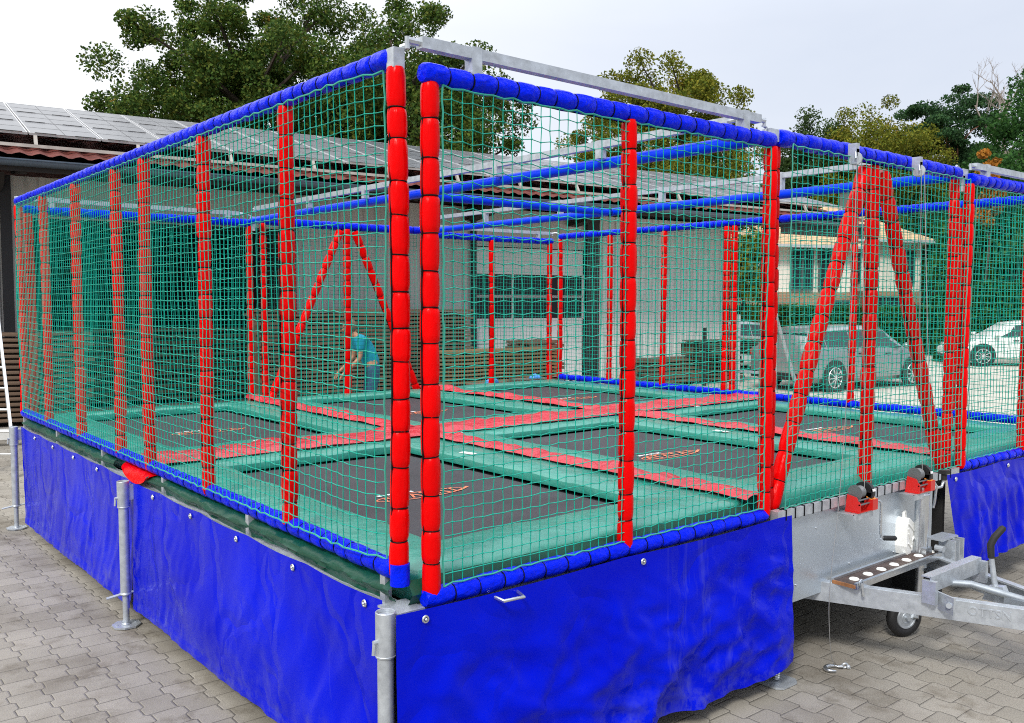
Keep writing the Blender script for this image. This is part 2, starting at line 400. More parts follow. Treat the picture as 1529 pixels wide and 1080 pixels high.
# --- posts
for X,s in ((0,-1),(X3,1)):
    for v in [-.02]+(LV if X==0 else [.913,1.887,2.82,3.285,3.39,4.284,5.155])+[YL]:
        e=v in (-.02,YL)
        sleeve((X,v,ZBS-.02+(.0 if e else 0)),(X,v+(0 if e else rnd.uniform(-.012,.012)),ZTS-(.035 if e else .03)),.034,.132,nx(),'padded_post',M['red'])
for Y,s in ((-.096,-1),(YL+.096,1)):
    for x0,x1 in ((.094,X1-.005),(X2+.065,X3-.09)):
        for x in (x0+(0 if x0<1 else 0),(x0+x1)/2,x1-(.0 if x0<1 else 0)):
            sleeve((x,Y,ZB-.02),(x,Y,ZT-.03),.034,.135,nx(),'padded_post',M['red'])
for Y in (-.03,YL+.03):
    sleeve((X1+.115,Y,ZB-.02),(X1+.115,Y,ZTM-.02),.033,.13,nx(),'padded_post',M['red'])
    sleeve((X2+.0,Y,ZB-.02),(X2+.0,Y,ZTM-.02),.033,.13,nx(),'padded_post',M['red'])
    cx=(X1+X2)/2
    sleeve((cx+.03,Y,ZB-.02),(cx+.03,Y,ZTM-.03),.040,.15,nx(),'padded_post',M['red'])
    sleeve((X1+.14,Y-.01,ZB-.01),(cx-.05,Y,ZTM-.05),.042,.16,nx(),'diagonal_brace',M['red'],wob=.02)
    sleeve((X2-.10,Y-.01,ZB-.01),(cx+.13,Y,ZTM-.05),.042,.16,nx(),'diagonal_brace',M['red'],wob=.02)
# --- long side rails
for X in (0,X3):
    for z,nm in ((ZTS,'top_rail'),(ZBS,'bottom_rail')):
        o=sleeve((X,-.0,z),(X,YL,z),.036,.105,nx(),nm,M['blue'])
# corner drop of the bottom rail (blue sock at the corner)
mb=MB(); mb.tube([(0,-.03,ZBS-.05),(0,-.03,ZBS+.03)],.037,14); part(mb,'corner_sock',M['blue'],None,True)
for Y in (-.096,YL+.096):
    for x0,x1 in ((.06,X1),(X2+.06,X3-.05)):
        sleeve((x0,Y,ZT),(x1,Y,ZT),.038,.105,nx(),'top_rail',M['blue'])
        sleeve((x0,Y,ZB-.01),(x1,Y,ZB-.01),.036,.115,nx(),'bottom_rail',M['blue'])
    sleeve((X1+.09,Y+.03*(1 if Y<0 else -1),ZTM+.01),(X2-.04,Y+.03*(1 if Y<0 else -1),ZTM+.01),.042,.115,nx(),'top_rail',M['blue'])
# middle bottom rail: bare galvanised square tube with lacing
mb=MB(); cb=MB()
mb.box(((X1+X2)/2,-.12,.905),(X2-X1-.10,.05,.05))
x=X1+.12
while x<X2-.1:
    cb.box((x,-.12,.905),(.007,.056,.056)); x+=.083
cb.bar((X1+.1,-.120,.934),(X2-.1,-.120,.934),.006,.006)
o=part(mb,'bottom_rail',M['galv'],None,False,'bare galvanised bottom rail above the drawbar'); part(cb,'lacing',M['cord'],o)
mb=MB(); mb.box(((X1+X2)/2,YL+.12,.905),(X2-X1-.10,.05,.05)); part(mb,'bottom_rail',M['galv'])
# --- inner blue top tubes
for X in (X1,X2):
    mb=MB(); mb.tube([(X,-.02,ZTM),(X,YL+.02,ZTM)],.034,14); part(mb,'inner_rail',M['blue_tube'],None,True)
mb=MB(); mb.tube([(X1+.034,YM,ZTM-.01),(X2-.034,YM,ZTM-.01)],.034,14); o=part(mb,'inner_rail',M['blue_tube'],None,True)
cb=MB()
for X in (X1+.06,X2-.06): 
    for k in range(3): cb.torus((X+(k*.012 if X<3 else -k*.012),YM,ZTM-.01),(1,0,0),.035,.003,14,4)
cb.bar((X1+.06,YM,ZTM+.027),(X2-.06,YM,ZTM+.027),.004,.004)
part(cb,'lacing',M['cord'],o)
# --- galvanised hinge tubes above
def gal_tube(p,q,stubs,drop=.09):
    mb=MB(); mb.bar(p,q,.04,.04); p,q=Vector(p),Vector(q)
    for u in stubs:
        c=p+(q-p)*u; dd=(q-p).normalized()
        mb.bar(c+Vector((0,0,.024)),c-Vector((0,0,drop)),.046,.046,dd)
    # hinge eyes at both ends
    for e,s in ((p,-1),(q,1)):
        dd=(q-p).normalized()*s
        mb.tube([e,e+dd*.05],.013,8); mb.tube([e+dd*.05+Vector((0,0,.012)),e+dd*.05-Vector((0,0,.03))],.009,8)
    return part(mb,'hinge_tube',M['galv'],None,30)
for Y in (-.096,YL+.096):
    gal_tube((.05,Y,2.90),(2.03,Y,2.89),(.12,.94))
    gal_tube((X2+.12,Y,2.89),(X3-.1,Y,2.90),(.09,.9))
gal_tube((X1-.06,.12,2.92),(X1-.06,YL-.2,2.92),(.16,.33,.47,.63,.80),.08)
gal_tube((X2+.05,.45,2.97),(X2+.05,YL-.2,2.97),(.16,.38,.62,.84),.12)
# top corner brackets
for x,y in ((0,-.02),(0,YL),(X3,-.02),(X3,YL)):
    s=1 if x<1 else -1; t=1 if y<1 else -1
    mb=MB(); mb.bar((x,y,ZTS-.04),(x,y,ZTS+.03),.046,.046,(1,0,0)); mb.box((x,y+.035*t,ZTS+.008),(.045,.07,.04))
    mb.tube([(x+.02*s,y,ZTS+.035),(x+.05*s,y-.03*t,ZTS+.05),(x+.09*s,y-.06*t,ZTS+.04)],.012,8)
    part(mb,'corner_bracket',M['galv'],None,30)
for x,y in ((X1+.04,-.06),(X2+.03,-.06),(X1+.04,YL+.06),(X2+.03,YL+.06)):
    mb=MB(); mb.box((x,y,ZTM+.015),(.075,.05,.06)); mb.tube([(x-.08,y,ZTM+.06),(x-.04,y,ZTM+.05),(x-.05,y,ZTM+.0)],.008,8)
    mb.box((x-.02,y-.01,ZTM-.05),(.03,.03,.1)); part(mb,'corner_bracket',M['galv'],None,30)

# --- safety nets
def net(o,u,nrm,W,z0,z1,name,label=None,cell=.0475,r=.0022,seed=1,hexa=.0012,sag=.02,edge=True,nxo=False):
    """mesh of cords: o origin at ground, u unit along, nrm outward"""
    rs=np.random.RandomState(seed)
    nx_=max(2,int(round(W/cell)))+1; nz_=int(round((z1-z0)/cell))+1
    I,J=np.meshgrid(np.arange(nx_),np.arange(nz_),indexing='ij')
    U=I/(nx_-1)*W; Z=z0+J/(nz_-1)*(z1-z0)
    ph=rs.rand(6)*6.28
    D=sag*.6+sag*np.sin(U*1.9+ph[0])*np.sin(math.pi*J/(nz_-1))*.6+sag*.5*np.sin(U*5.1+Z*2.3+ph[1])*np.sin(math.pi*J/(nz_-1))
    inner=np.sin(math.pi*np.clip(J/(nz_-1),0,1))**.3
    dU=.003*np.sin(Z*4.1+U*2.0+ph[2])*inner+rs.randn(*U.shape)*.0016
    alt=np.where((I+J)%2==0,1.0,-1.0)
    amp=hexa*(1+.7*np.sin(U*1.3+ph[3])*np.cos(Z*2+ph[4]))
    dZ=alt*amp+.004*np.sin(U*2.6+ph[4])*inner+rs.randn(*U.shape)*.0012
    if edge:
        scal=.011*np.abs(np.sin(U/.11*math.pi))
        dZ[:,0]=scal[:,0]; dZ[:,-1]=-scal[:,-1]
        sv=.008*np.abs(np.sin(Z/.13*math.pi)); dU[0,:]=sv[0,:]; dU[-1,:]=-sv[-1,:]
    ov=np.array(o,float); uv=np.array(u,float); nv=np.array(nrm,float)
    endo=.050*(1-np.clip(np.minimum(U,W-U)/.25,0,1))**2 if nxo else 0*U
    P=ov-endo[...,None]*nv+ (U+dU)[...,None]*uv + D[...,None]*nv; P[...,2]+=Z+dZ
    def strands(Pg,ax2):
        a,b,_=Pg.shape; k=3; vs=[]
        for t in range(k):
            an=2*math.pi*t/k
            vs.append(Pg+r*(math.cos(an)*nv+math.sin(an)*ax2))
        V=np.stack(vs,2)                       # a,b,k,3
        idx=np.arange(a*b*k).reshape(a,b,k)
        F=[]
        for t in range(k):
            t2=(t+1)%k
            F.append(np.stack([idx[:,:-1,t],idx[:,1:,t],idx[:,1:,t2],idx[:,:-1,t2]],-1).reshape(-1,4))
        return V.reshape(-1,3),np.concatenate(F)
    V1,F1=strands(P,uv); V2,F2=strands(P.transpose(1,0,2),np.array([0,0,1.]))
    kr=r*1.75; pc=P[1:-1,1:-1].reshape(-1,3); nk=len(pc)
    off=np.array([[i,j,k] for i in (-1,1) for j in (-1,1) for k in (-1,1)],float)*kr*.72
    off=off[:,0:1]*uv+off[:,1:2]*nv+off[:,2:3]*np.array([0,0,1.])
    Vk=(pc[:,None,:]+off[None]).reshape(-1,3); q=np.array([(0,1,3,2),(4,6,7,5),(0,4,5,1),(2,3,7,6),(0,2,6,4),(1,5,7,3)])
    Fk=(np.arange(nk)[:,None,None]*8+q[None]).reshape(-1,4)
    V=np.concatenate([V1,V2,Vk]); F=np.concatenate([F1,F2+len(V1),Fk+len(V1)+len(V2)])
    # border rope, thicker
    for line in (P[0,:],P[-1,:],P[:,0],P[:,-1]):
        ax=uv if line is P[0,:] or line is P[-1,:] else np.array([0,0,1.])
    V=V-np.array([RIGINV.x,RIGINV.y,0])
    ob=np_mesh(name,V,F,M['netgreen'],rig,True)
    bm=MB()
    for line,ax in ((P[0,:],0),(P[-1,:],0),(P[:,0],1),(P[:,-1],1)): bm.tube([tuple(q) for q in line],.0036,5,True)
    bm.v=[(x-RIGINV.x,y-RIGINV.y,z) for x,y,z in bm.v]
    e=bm.build('border_rope',M['netwhite'],ob,True)
    return ob
net((-.050,.035,0),(0,1,0),(-1,0,0),YL-.085,ZBS+.03,ZTS-.035,'safety_net',seed=3,nxo=True)
net((X3+.050,.035,0),(0,1,0),(1,0,0),YL-.07,ZBS+.03,ZTS-.035,'safety_net',seed=4)
for Y,s in ((-.140,-1),(YL+.140,1)):
    net((.128,Y+.03*(-s),0),(1,0,0),(0,s,0),X1-.128-.03,ZB+.025,ZT-.035,'safety_net',seed=5+s,sag=.012,hexa=.0024)
    net((X1+.10,Y,0),(1,0,0),(0,s,0),X2-X1-.13,ZB+.012,ZTM-.03,'safety_net',seed=8+s,sag=.012,hexa=.0018)
    net((X2+.125,Y+.03*(-s),0),(1,0,0),(0,s,0),X3-X2-.22,ZB+.025,ZT-.035,'safety_net',seed=11+s,sag=.012)

# --- platform frames
mb=MB()
for xa,xb in ((0,X1-.02),(X2+.02,X3)):
    for y in (-.06,YL+.06): mb.box(((xa+xb)/2,y,.855),(xb-xa,.05,.06))
    for x in (xa+.02,xb-.02): mb.box((x,YM,.852),(.045,YL+.06,.05))
    mb.box(((xa+xb)/2,YM,.850),(xb-xa-.1,.30,.045))
mb.box((-.012,YM,.874),(.05,YL+.10,.012))
mb.box((-.005,-.045,.885),(.12,.13,.008))
part(mb,'platform_frame',M['galv'])
mb=MB()
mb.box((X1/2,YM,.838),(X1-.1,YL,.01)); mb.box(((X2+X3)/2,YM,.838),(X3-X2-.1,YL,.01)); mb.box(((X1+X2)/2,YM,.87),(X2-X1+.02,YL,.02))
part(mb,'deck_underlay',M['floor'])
# stubs carrying the long bottom rails
for X,s in ((-.005,-1),(X3+.005,1)):
    for y in (.06,1.28,2.46,3.66,4.88,6.02):
        mb=MB(); mb.box((X,y,.94),(.03,.034,.13)); mb.tube([(X+.02*s*-1,y-.03,.985),(X+.02*s*-1,y+.03,.985)],.010,8)
        part(mb,'rail_stub',M['galv'],None,30)

# --- trampolines: pads, beds, lettering
def pad_frame(x0,x1,y0,y1,name='trampoline_pad',seed=0):
    ix0,ix1,iy0,iy1=x0+.36,x1-.36,y0+.42,y1-.30
    zt=.985; n=26
    prof=[(0,.87),(.0,.955),(.012,.975),(.035,zt),(.18,zt+.004),(.32,zt-.002),(.345,zt-.012),(.352,zt-.03),(.352,zt-.055)]
    # param: 0 outer .. 0.352 inner as fraction
    vs=[];fs=[]
    def ring(fr):
        f=fr/.352; a=x0+(ix0-x0)*f; b=x1+(ix1-x1)*f; c=y0+(iy0-y0)*f; d=y1+(iy1-y1)*f
        pts=[]
        for k in range(n): pts.append((a+(b-a)*k/n,c))
        for k in range(n): pts.append((b,c+(d-c)*k/n))
        for k in range(n): pts.append((b+(a-b)*k/n,d))
        for k in range(n): pts.append((a,d+(c-d)*k/n))
        return pts
    m=4*n
    for fr,z in prof:
        for (x,y) in ring(fr):
            w=noise.noise(Vector((x*3,y*3,seed)))*.010+noise.noise(Vector((x*9,y*9,seed+5)))*.004
            rx=ry=0
            # round the outer corners
            if fr<.02:
                for cxx,cyy in ((x0,y0),(x1,y0),(x1,y1),(x0,y1)):
                    dd=math.hypot(x-cxx,y-cyy)
                    if dd<.09:
                        k=(1-dd/.09)*.035; mx_,my_=(x0+x1)/2-cxx,(y0+y1)/2-cyy; q=math.hypot(mx_,my_); rx+=mx_/q*k; ry+=my_/q*k
            vs.append((x+rx+(w*.6 if fr<.02 else 0),y+ry+(w*.6 if fr<.02 else 0),z+(w if z>.93 else 0)))
    for i in range(len(prof)-1):
        for k in range(m): fs.append((i*m+k,i*m+(k+1)%m,(i+1)*m+(k+1)%m,(i+1)*m+k))
    mb=MB(); mb.add(vs,fs); o=part(mb,name,M['pad'],None,40)
    # seams across the pads
    mb=MB()
    for (a,b,c,d) in ((x0+.05,y0+(iy0-y0)*.5,0,0),): pass
    # dark gap / springs then bed
    s=MB(); s.add([(ix0-.02,iy0-.02,.912),(ix1+.02,iy0-.02,.912),(ix1+.02,iy1+.02,.912),(ix0-.02,iy1+.02,.912)],[(0,1,2,3)])
    part(s,'bed_edge',M['spring'],o)
    b=MB(); g=12; bx0,bx1,by0,by1=ix0+.05,ix1-.05,iy0+.05,iy1-.05
    vs=[];
    for j in range(g+1):
        for i in range(g+1):
            u,v=i/g,j/g; vs.append((bx0+(bx1-bx0)*u,by0+(by1-by0)*v,  .924-.012*math.sin(math.pi*u)*math.sin(math.pi*v)))
    b.add(vs,[(j*(g+1)+i,j*(g+1)+i+1,(j+1)*(g+1)+i+1,(j+1)*(g+1)+i) for j in range(g) for i in range(g)])
    part(b,'jumping_bed',M['bed'],o,True)
    # printed logo: outlined strokes with a small white word above
    cx_,cy_=(bx0+bx1)/2-.03,(by0+by1)/2-.10; lw=.46; lb=MB(); zz=  .924-.012+.0055
    def stroke(pts,w,mbx):
        for p,q in zip(pts[:-1],pts[1:]):
            d=Vector((q[0]-p[0],q[1]-p[1],0)); l=d.length; d.normalize(); nn=Vector((-d.y,d.x,0))*w/2
            P=Vector((cx_+p[0],cy_+p[1],zz)); Q=Vector((cx_+q[0],cy_+q[1],zz))
            mbx.add([P-nn,Q-nn,Q+nn,P+nn],[(0,1,2,3)])
    ell=[(lw*.62*math.cos(t/24*6.283),.07*math.sin(t/24*6.283)) for t in range(25)]
    stroke(ell,.010,lb)
    zz+=.0006
    for k,x in enumerate((-.34,-.22,-.10,.02,.14,.26)):
        x=x*.72
        if k%2==0: stroke([(x,-.045),(x+.035,.045),(x+.07,-.045)],.014,lb)
        else: stroke([(x,.045),(x+.06,.045)],.014,lb); stroke([(x+.03,.045),(x+.03,-.045)],.014,lb)
    stroke([(.24,-.04),(.34,.02)],.02,lb)
    part(lb,'printed_logo',M['orange'],o)
    wb=MB()
    for k in range(4): stroke([(-.22+k*.062,.105),(-.22+k*.062+.046,.105)],.03,wb)
    part(wb,'printed_word',M['white'],o)
    return o
cells=[]
for ci,(xa,xb) in enumerate(((.07,X1-.045),(X1+.045,X2-.045),(X2+.045,X3-.07))):
    for ri,(ya,yb) in enumerate(((-.04,YM-.10),(YM+.10,YL+.04))):
        pad_frame(xa,xb,ya,yb,seed=ci*3+ri)
# white care labels on inner pad edges
for (x,y,rz) in ((1.83,2.0,.2),(2.35,2.86,.1),(4.0,1.6,.1),(5.2,2.85,0),(.98,3.35,.2)):
    mb=MB(); mb.box((x,y,.994),(.05,.12,.004),rz); part(mb,'care_label',M['white'])
# red cover strips
def red_strip(x0,x1,y0,y1,seed,along):
    n=70; m=7; vs=[];
    for i in range(n+1):
        for j in range(m+1):
            u,v=i/n,j/m
            if along=='y': x=x0+(x1-x0)*v; y=y0+(y1-y0)*u
            else: x=x0+(x1-x0)*u; y=y0+(y1-y0)*v
            w=abs(noise.noise(Vector((x*3.6,y*3.6,seed))))*.055+noise.noise(Vector((x*9,y*9,seed)))*.006
            arch=.012*math.sin(math.pi*v)
            e=noise.noise(Vector((u*5,seed,j>m/2)))*.012 if j in(0,m) else 0
            if along=='y': x+=e
            else: y+=e
            vs.append((x,y,1.002+arch+w*(.3 if j in (0,m) else 1)-(.004 if j in (0,m) else 0)))
    mb=MB(); mb.add(vs,[(i*(m+1)+j,(i+1)*(m+1)+j,(i+1)*(m+1)+j+1,i*(m+1)+j+1) for i in range(n) for j in range(m)])
    o=part(mb,'red_cover',M['red_mat'],None,True); 
    return o
for X in (X1,X2):
    red_strip(X-.10,X+.10,-.06,YM-.12,X,'y'); red_strip(X-.10,X+.10,YM+.12,YL+.06,X+9,'y')
red_strip(.0,X3-.02,YM-.22,YM+.22,31,'x')
# flap of the red cover hanging over the left edge
mb=MB(); vs=[]; n=16;m=6
for i in range(n+1):
    for j in range(m+1):
        u,v=i/n,j/m; hw=.34-.10*v
        vs.append((.035-.085*math.sin(v*1.5),YM-.14+hw*(2*u-1)*.95,.985-(.035+.06*math.sin(math.pi*u)**.6)*v))
mb.add(vs,[(i*(m+1)+j,(i+1)*(m+1)+j,(i+1)*(m+1)+j+1,i*(m+1)+j+1) for i in range(n) for j in range(m)])
part(mb,'red_cover',M['red'],None,True,'red cover flap hanging over the left platform edge')
# green pad skirts drooping along the long left side
for (ya,yb,sdd) in ((.0,2.72,1),(3.42,YL,2)):
    vs=[]; n=90; m=8
    for i in range(n+1):
        for j in range(m+1):
            u,v=i/n,j/m; y=ya+(yb-ya)*u
            bul=.048*math.sin(math.pi*min(1,v*1.1))+.022*noise.noise(Vector((y*2.2,v*1.5,sdd)))+.02*abs(noise.noise(Vector((y*6+v*3,v*4,sdd+4))))
            bot=.890+.014*noise.noise(Vector((y*1.7,0,sdd+8)))
            vs.append((.045-bul-.045*v,y,.982+(bot-.982)*v+.008*noise.noise(Vector((y*5,v,3)))))
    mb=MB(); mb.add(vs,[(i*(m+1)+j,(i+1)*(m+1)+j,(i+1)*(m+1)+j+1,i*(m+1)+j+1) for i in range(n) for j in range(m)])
    part(mb,'pad_skirt',M['pad_shaded'],None,True)
vs=[];n=40;m=6
for i in range(n+1):
    for j in range(m+1):
        u,v=i/n,j/m; x=.02+(X1-.1)*u
        vs.append((x,-.045-.03*math.sin(math.pi*v)-.012*abs(noise.noise(Vector((x*6,v*3,7)))),.978-.095*v))
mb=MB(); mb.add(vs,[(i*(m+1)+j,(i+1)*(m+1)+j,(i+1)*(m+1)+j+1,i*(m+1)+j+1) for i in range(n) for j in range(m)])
part(mb,'pad_skirt',M['pad_shaded'],None,True)

# --- support legs
def leg(x,y,name='support_leg'):
    mb=MB()
    mb.tube([(x,y,.90),(x,y,.74)],.036,18,False); mb.tube([(x,y,.90),(x,y,.74)],.031,18,False)
    mb.torus((x,y,.90),(0,0,1),.0335,.003,18,5); mb.torus((x,y,.745),(0,0,1),.035,.003,18,5)
    mb.tube([(x,y,.89),(x,y,.21)],.0295,18)
    mb.tube([(x,y,.22),(x,y,.025)],.019,14)
    mb.box((x+.055,y+.01,.83),(.05,.06,.09)); mb.box((x+.04,y+.01,.865),(.09,.04,.012))
    mb.tube([(x-.05,y,.80),(x-.03,y,.80)],.008,8); mb.tube([(x-.046,y,.80),(x-.05,y,.755)],.006,6)
    # wing nut
    mb.torus((x,y,.205),(0,0,1),.026,.009,14,6)
    mb.tube([(x-.02,y,.205),(x-.11,y+.01,.19)],.008,6); mb.tube([(x+.02,y,.205),(x+.10,y-.01,.22)],.008,6)
    o=part(mb,name,M['galv'],None,35)
    pb=MB(); n=8; pts=[(x+.085*math.cos(R(22.5+45*k)),y+.085*math.sin(R(22.5+45*k)),.004) for k in range(n)]
    pb.poly(pts,(0,0,1),.010); pb.torus((x,y,.018),(0,0,1),.022,.006,12,5)
    for k in range(4): pb.disc((x+.055*math.cos(R(90*k)),y+.055*math.sin(R(90*k)),.015),(0,0,1),.008,.004,8)
    part(pb,'base_plate',M['galv'],o,35)
for x,y in ((-.1,2.93),(-.1,6.03),(-.1,-.09),(X3+.1,2.93),(X3+.1,6.03)): leg(x,y)
def screwfoot(x,y):
    mb=MB(); mb.tube([(x,y,.84),(x,y,.02)],.02,12)
    for k in range(9): mb.torus((x,y,.03+k*.011),(0,0,1),.020,.0035,12,4)
    o=part(mb,'screw_jack',M['zinc'],None,35)
    pb=MB(); pb.poly([(x-.09,y-.06,.003),(x-.06,y-.09,.003),(x+.06,y-.09,.003),(x+.09,y-.06,.003),(x+.09,y+.06,.003),(x+.06,y+.09,.003),(x-.06,y+.09,.003),(x-.09,y+.06,.003)],(0,0,1),.010)
    part(pb,'base_plate',M['galv'],o)
screwfoot(2.29,-.09); screwfoot(X3,-.05)

# --- trailer body and drawbar
mb=MB(); mb.box((3.13,.20,.645),(1.60,.62,.47)); part(mb,'trailer_box',M['sheet'])
mb=MB(); mb.box((3.2,3.0,.60),(1.9,5.0,.30)); mb.box((4.22,1.2,.45),(.03,2.5,.82)); mb.box((4.30,.30,.44),(.74,.04,.84)); mb.box((3.2,.75,.5),(1.9,.4,.05)); part(mb,'chassis_and_shade_panel',M['floor'])  # chassis, plus dark panels added to stand in for shade in the side gap
bb=MB()
for x,z in ((2.95,.52),(3.3,.60),(3.45,.50),(2.6,.78),(2.42,.50)): bb.sphere((x,-.112,z),.006,8,5)
part(bb,'rivet',M['zinc'])
A1,A2=Vector((2.45,.42,.415)),Vector((3.17,-1.28,.415)); B1,B2=Vector((3.98,.42,.415)),Vector((3.27,-1.28,.415))
for (p,q,s) in ((A1,A2,1),(B1,B2,-1)):
    mb=MB(); d=(q-p).normalized(); side=Vector((-d.y,d.x,0))*s
    mb.bar(p,q,.012,.105); mb.bar(p+side*.022+Vector((0,0,.05)),q+side*.022+Vector((0,0,.05)),.044,.010); mb.bar(p+side*.022-Vector((0,0,.05)),q+side*.022-Vector((0,0,.05)),.044,.010)
    if s==1:
        for t in (.26,.295): 
            c=p+(q-p)*t-side*.012+Vector((0,0,.015)); mb.disc(c,side,.013,.012,6)
    o=part(mb,'drawbar_beam',M['galv'],None,False)
    if s==1:
        fc=bpy.data.curves.new('embossed_text','FONT'); fc.body='OTTSN'; fc.size=.062; fc.extrude=.002; fc.offset=.0005
        to=bpy.data.objects.new('embossed_text',fc); COL.objects.link(to); to.parent=o; fc.materials.append(M['galv'])
        c=p+(q-p)*.70-side*.0075-Vector((0,0,.012)); to.location=c-RIGINV
        xd=d; zd=-side; yd=zd.cross(xd); to.rotation_euler=Matrix((xd,yd,zd)).transposed().to_euler(); to_mesh(to)
# crossbar on the drawbar
def beam_x(y): t=(y-A1.y)/(A2.y-A1.y); return A1.x+(A2.x-A1.x)*t
yc=-.62
mb=MB(); xa,xb=beam_x(yc)-.03,beam_x(yc)+.56
mb.box(((xa+xb)/2,yc,.535),(xb-xa,.006,.085)); mb.box(((xa+xb)/2,yc+.025,.575),(xb-xa,.05,.006)); 
for x in (xa,xb): 
    mb.box((x,yc+.0,.50),(.03,.07,.12)); 
mb.box((xa+.03,yc-.05,.455),(.012,.17,.09),-R(23)+0)
for k in (-.05,.05): mb.disc((xa+.018+k*.4,yc-.05+k,.455),(-1,-.4,0),.014,.02,10)
part(mb,'drawbar_crossbar',M['galv'])
# handbrake lever
mb=MB(); hb=Vector((3.24,-.80,.415)); mb.tube([hb,hb+Vector((0,.02,.11)),hb+Vector((-.01,.035,.24))],[.017,.015,.013],12)
mb.poly([hb+Vector((-.02,-.07,0)),hb+Vector((-.02,.07,0)),hb+Vector((-.02,.04,.08)),hb+Vector((-.02,-.03,.09))],(1,0,0),.05)
o=part(mb,'handbrake',M['galv'],None,35)
mb=MB(); mb.tube([hb+Vector((-.01,.035,.23)),hb+Vector((-.01,.04,.30)),hb+Vector((.01,.03,.34)),hb+Vector((.035,.0,.39)),hb+Vector((.04,-.005,.40))],[.017,.019,.019,.018,.010],12)
part(mb,'grip',M['rubber'],o,True)
mb=MB(); mb.tube([(3.10,-.55,.49),(3.16,-.70,.50),(3.2,-.95,.47),(3.22,-1.15,.47)],.02,12); mb.box((3.22,-1.06,.44),(.10,.40,.06)); mb.disc((3.22,-1.0,.50),(0,0,1),.03,.04,14)
part(mb,'overrun_device',M['galv_dark'],None,35)
mb=MB(); mb.tube([(3.2,-1.02,.40),(3.2,-1.05,.30),(3.2,-1.05,.22)],[.008,.02,.03],10); mb.sphere((3.2,-1.05,.22),.035,10,6); part(mb,'plug_connector',M['rubber'],None,True)
# plank tread with bolted washers
mb=MB(); pl0,pl1=2.70,3.68; yp=-.23; zp=.478
mb.box(((pl0+pl1)/2,yp,zp),(pl1-pl0,.115,.014)); 
o=part(mb,'tread_plank',M['brownply'])
mb=MB(); mb.box((pl0-.004,yp,zp),(.010,.135,.018)); part(mb,'plank_edge',M['plyedge'],o)
mb=MB()
for s in (-1,1): mb.box(((pl0+pl1)/2,yp+s*.068,zp+.004),(pl1-pl0+.01,.018,.034))
part(mb,'side_rail',M['zinc'],o)
for k in range(7):
    mb=MB(); c=(pl0+.10+k*.145,yp,zp+.0085); mb.torus(c,(0,0,1),.022,.006,16,5); mb.disc((c[0],c[1],c[2]-.001),(0,0,1),.019,.002,16); mb.sphere((c[0],c[1],c[2]),.009,8,5); part(mb,'washer',M['chock'],o,35)
mb=MB(); mb.tube([(pl0+.03,yp-.085,zp+.02),(pl0+.03,yp-.095,zp-.05)],.008,8); mb.torus((pl0+.03,yp-.08,zp+.02),(0,1,0),.018,.004,12,5); part(mb,'locking_pin',M['zinc'],o,35)
# jockey wheel
JX,JY=3.45,-.19
mb=MB(); mb.tube([(3.61,-.20,.40),(3.61,-.20,.845)],.041,20); mb.torus((3.61,-.20,.845),(0,0,1),.038,.006,20,6); mb.tube([(3.61,-.20,.84),(3.61,-.20,.885)],.014,10)
mb.tube([(3.61,-.20,.46),(3.60,-.20,.20)],.024,14)
mb.bar((3.585,-.20,.22),(3.47,-.24,.12),.014,.05,(0,1,0)); mb.box((3.61,-.21,.50),(.075,.085,.05)) 
o=part(mb,'jockey_wheel',M['zinc'],None,35)
ax=Vector((-.42,-1,0)).normalized()
wb=MB(); wb.torus((JX,JY,.120),ax,.088,.031,30,10); part(wb,'tyre',M['rubber'],o,True)
wb=MB(); wb.disc((JX,JY,.120),ax,.064,.045,24); wb.torus(Vector((JX,JY,.120))+ax*.022,ax,.060,.007,24,6); wb.torus(Vector((JX,JY,.120))+ax*.022,ax,.030,.004,20,5); wb.disc(Vector((JX,JY,.120))+ax*.03,ax,.012,.03,12)
part(wb,'rim',M['galv'],o,35)
mb=MB(); mb.tube([(3.61,-.20,.875),(3.68,-.22,.87),(3.77,-.24,.875),(3.785,-.245,.91)],.009,8); mb.tube([(3.785,-.245,.905),(3.787,-.245,.935)],.011,8); part(mb,'crank',M['zinc'],o,True)
mb=MB(); mb.tube([(3.787,-.245,.915),(3.788,-.245,.965)],.017,10); mb.box((3.788,-.245,.965),(.05,.05,.022)); part(mb,'crank_grip',M['rubber'],o,35)
# ribbed clamp bracket next to the jockey wheel
mb=MB()
for k in range(3): mb.box((3.74+k*.055,-.30,.49),(.012,.10,.15)); 
mb.box((3.76,-.26,.57),(.20,.10,.010)); mb.box((3.78,-.335,.43),(.18,.012,.05)); mb.disc((3.665,-.29,.52),(0,1,0),.02,.05,12)
part(mb,'clamp_bracket',M['galv'])
# hidden corner gear: corner steady jack in the dark gap
mb=MB(); mb.tube([(4.03,.02,.86),(4.03,.02,.35)],.015,10)
for k in range(14): mb.torus((4.03,.02,.62+k*.016),(0,0,1),.015,.004,10,4)
mb.box((3.99,.03,.56),(.10,.06,.14)); mb.box((3.97,.02,.84),(.10,.05,.03)); mb.disc((3.98,-.02,.72),(0,1,0),.022,.03,14)
part(mb,'corner_steady',M['galv_dark'],None,35)
mb=MB(); mb.tube([(3.93,-.03,.80),(4.10,-.02,.80)],.018,10); mb.box((4.05,.10,.42),(.3,.12,.07)); part(mb,'rubber_buffer',M['rubber'],None,35)
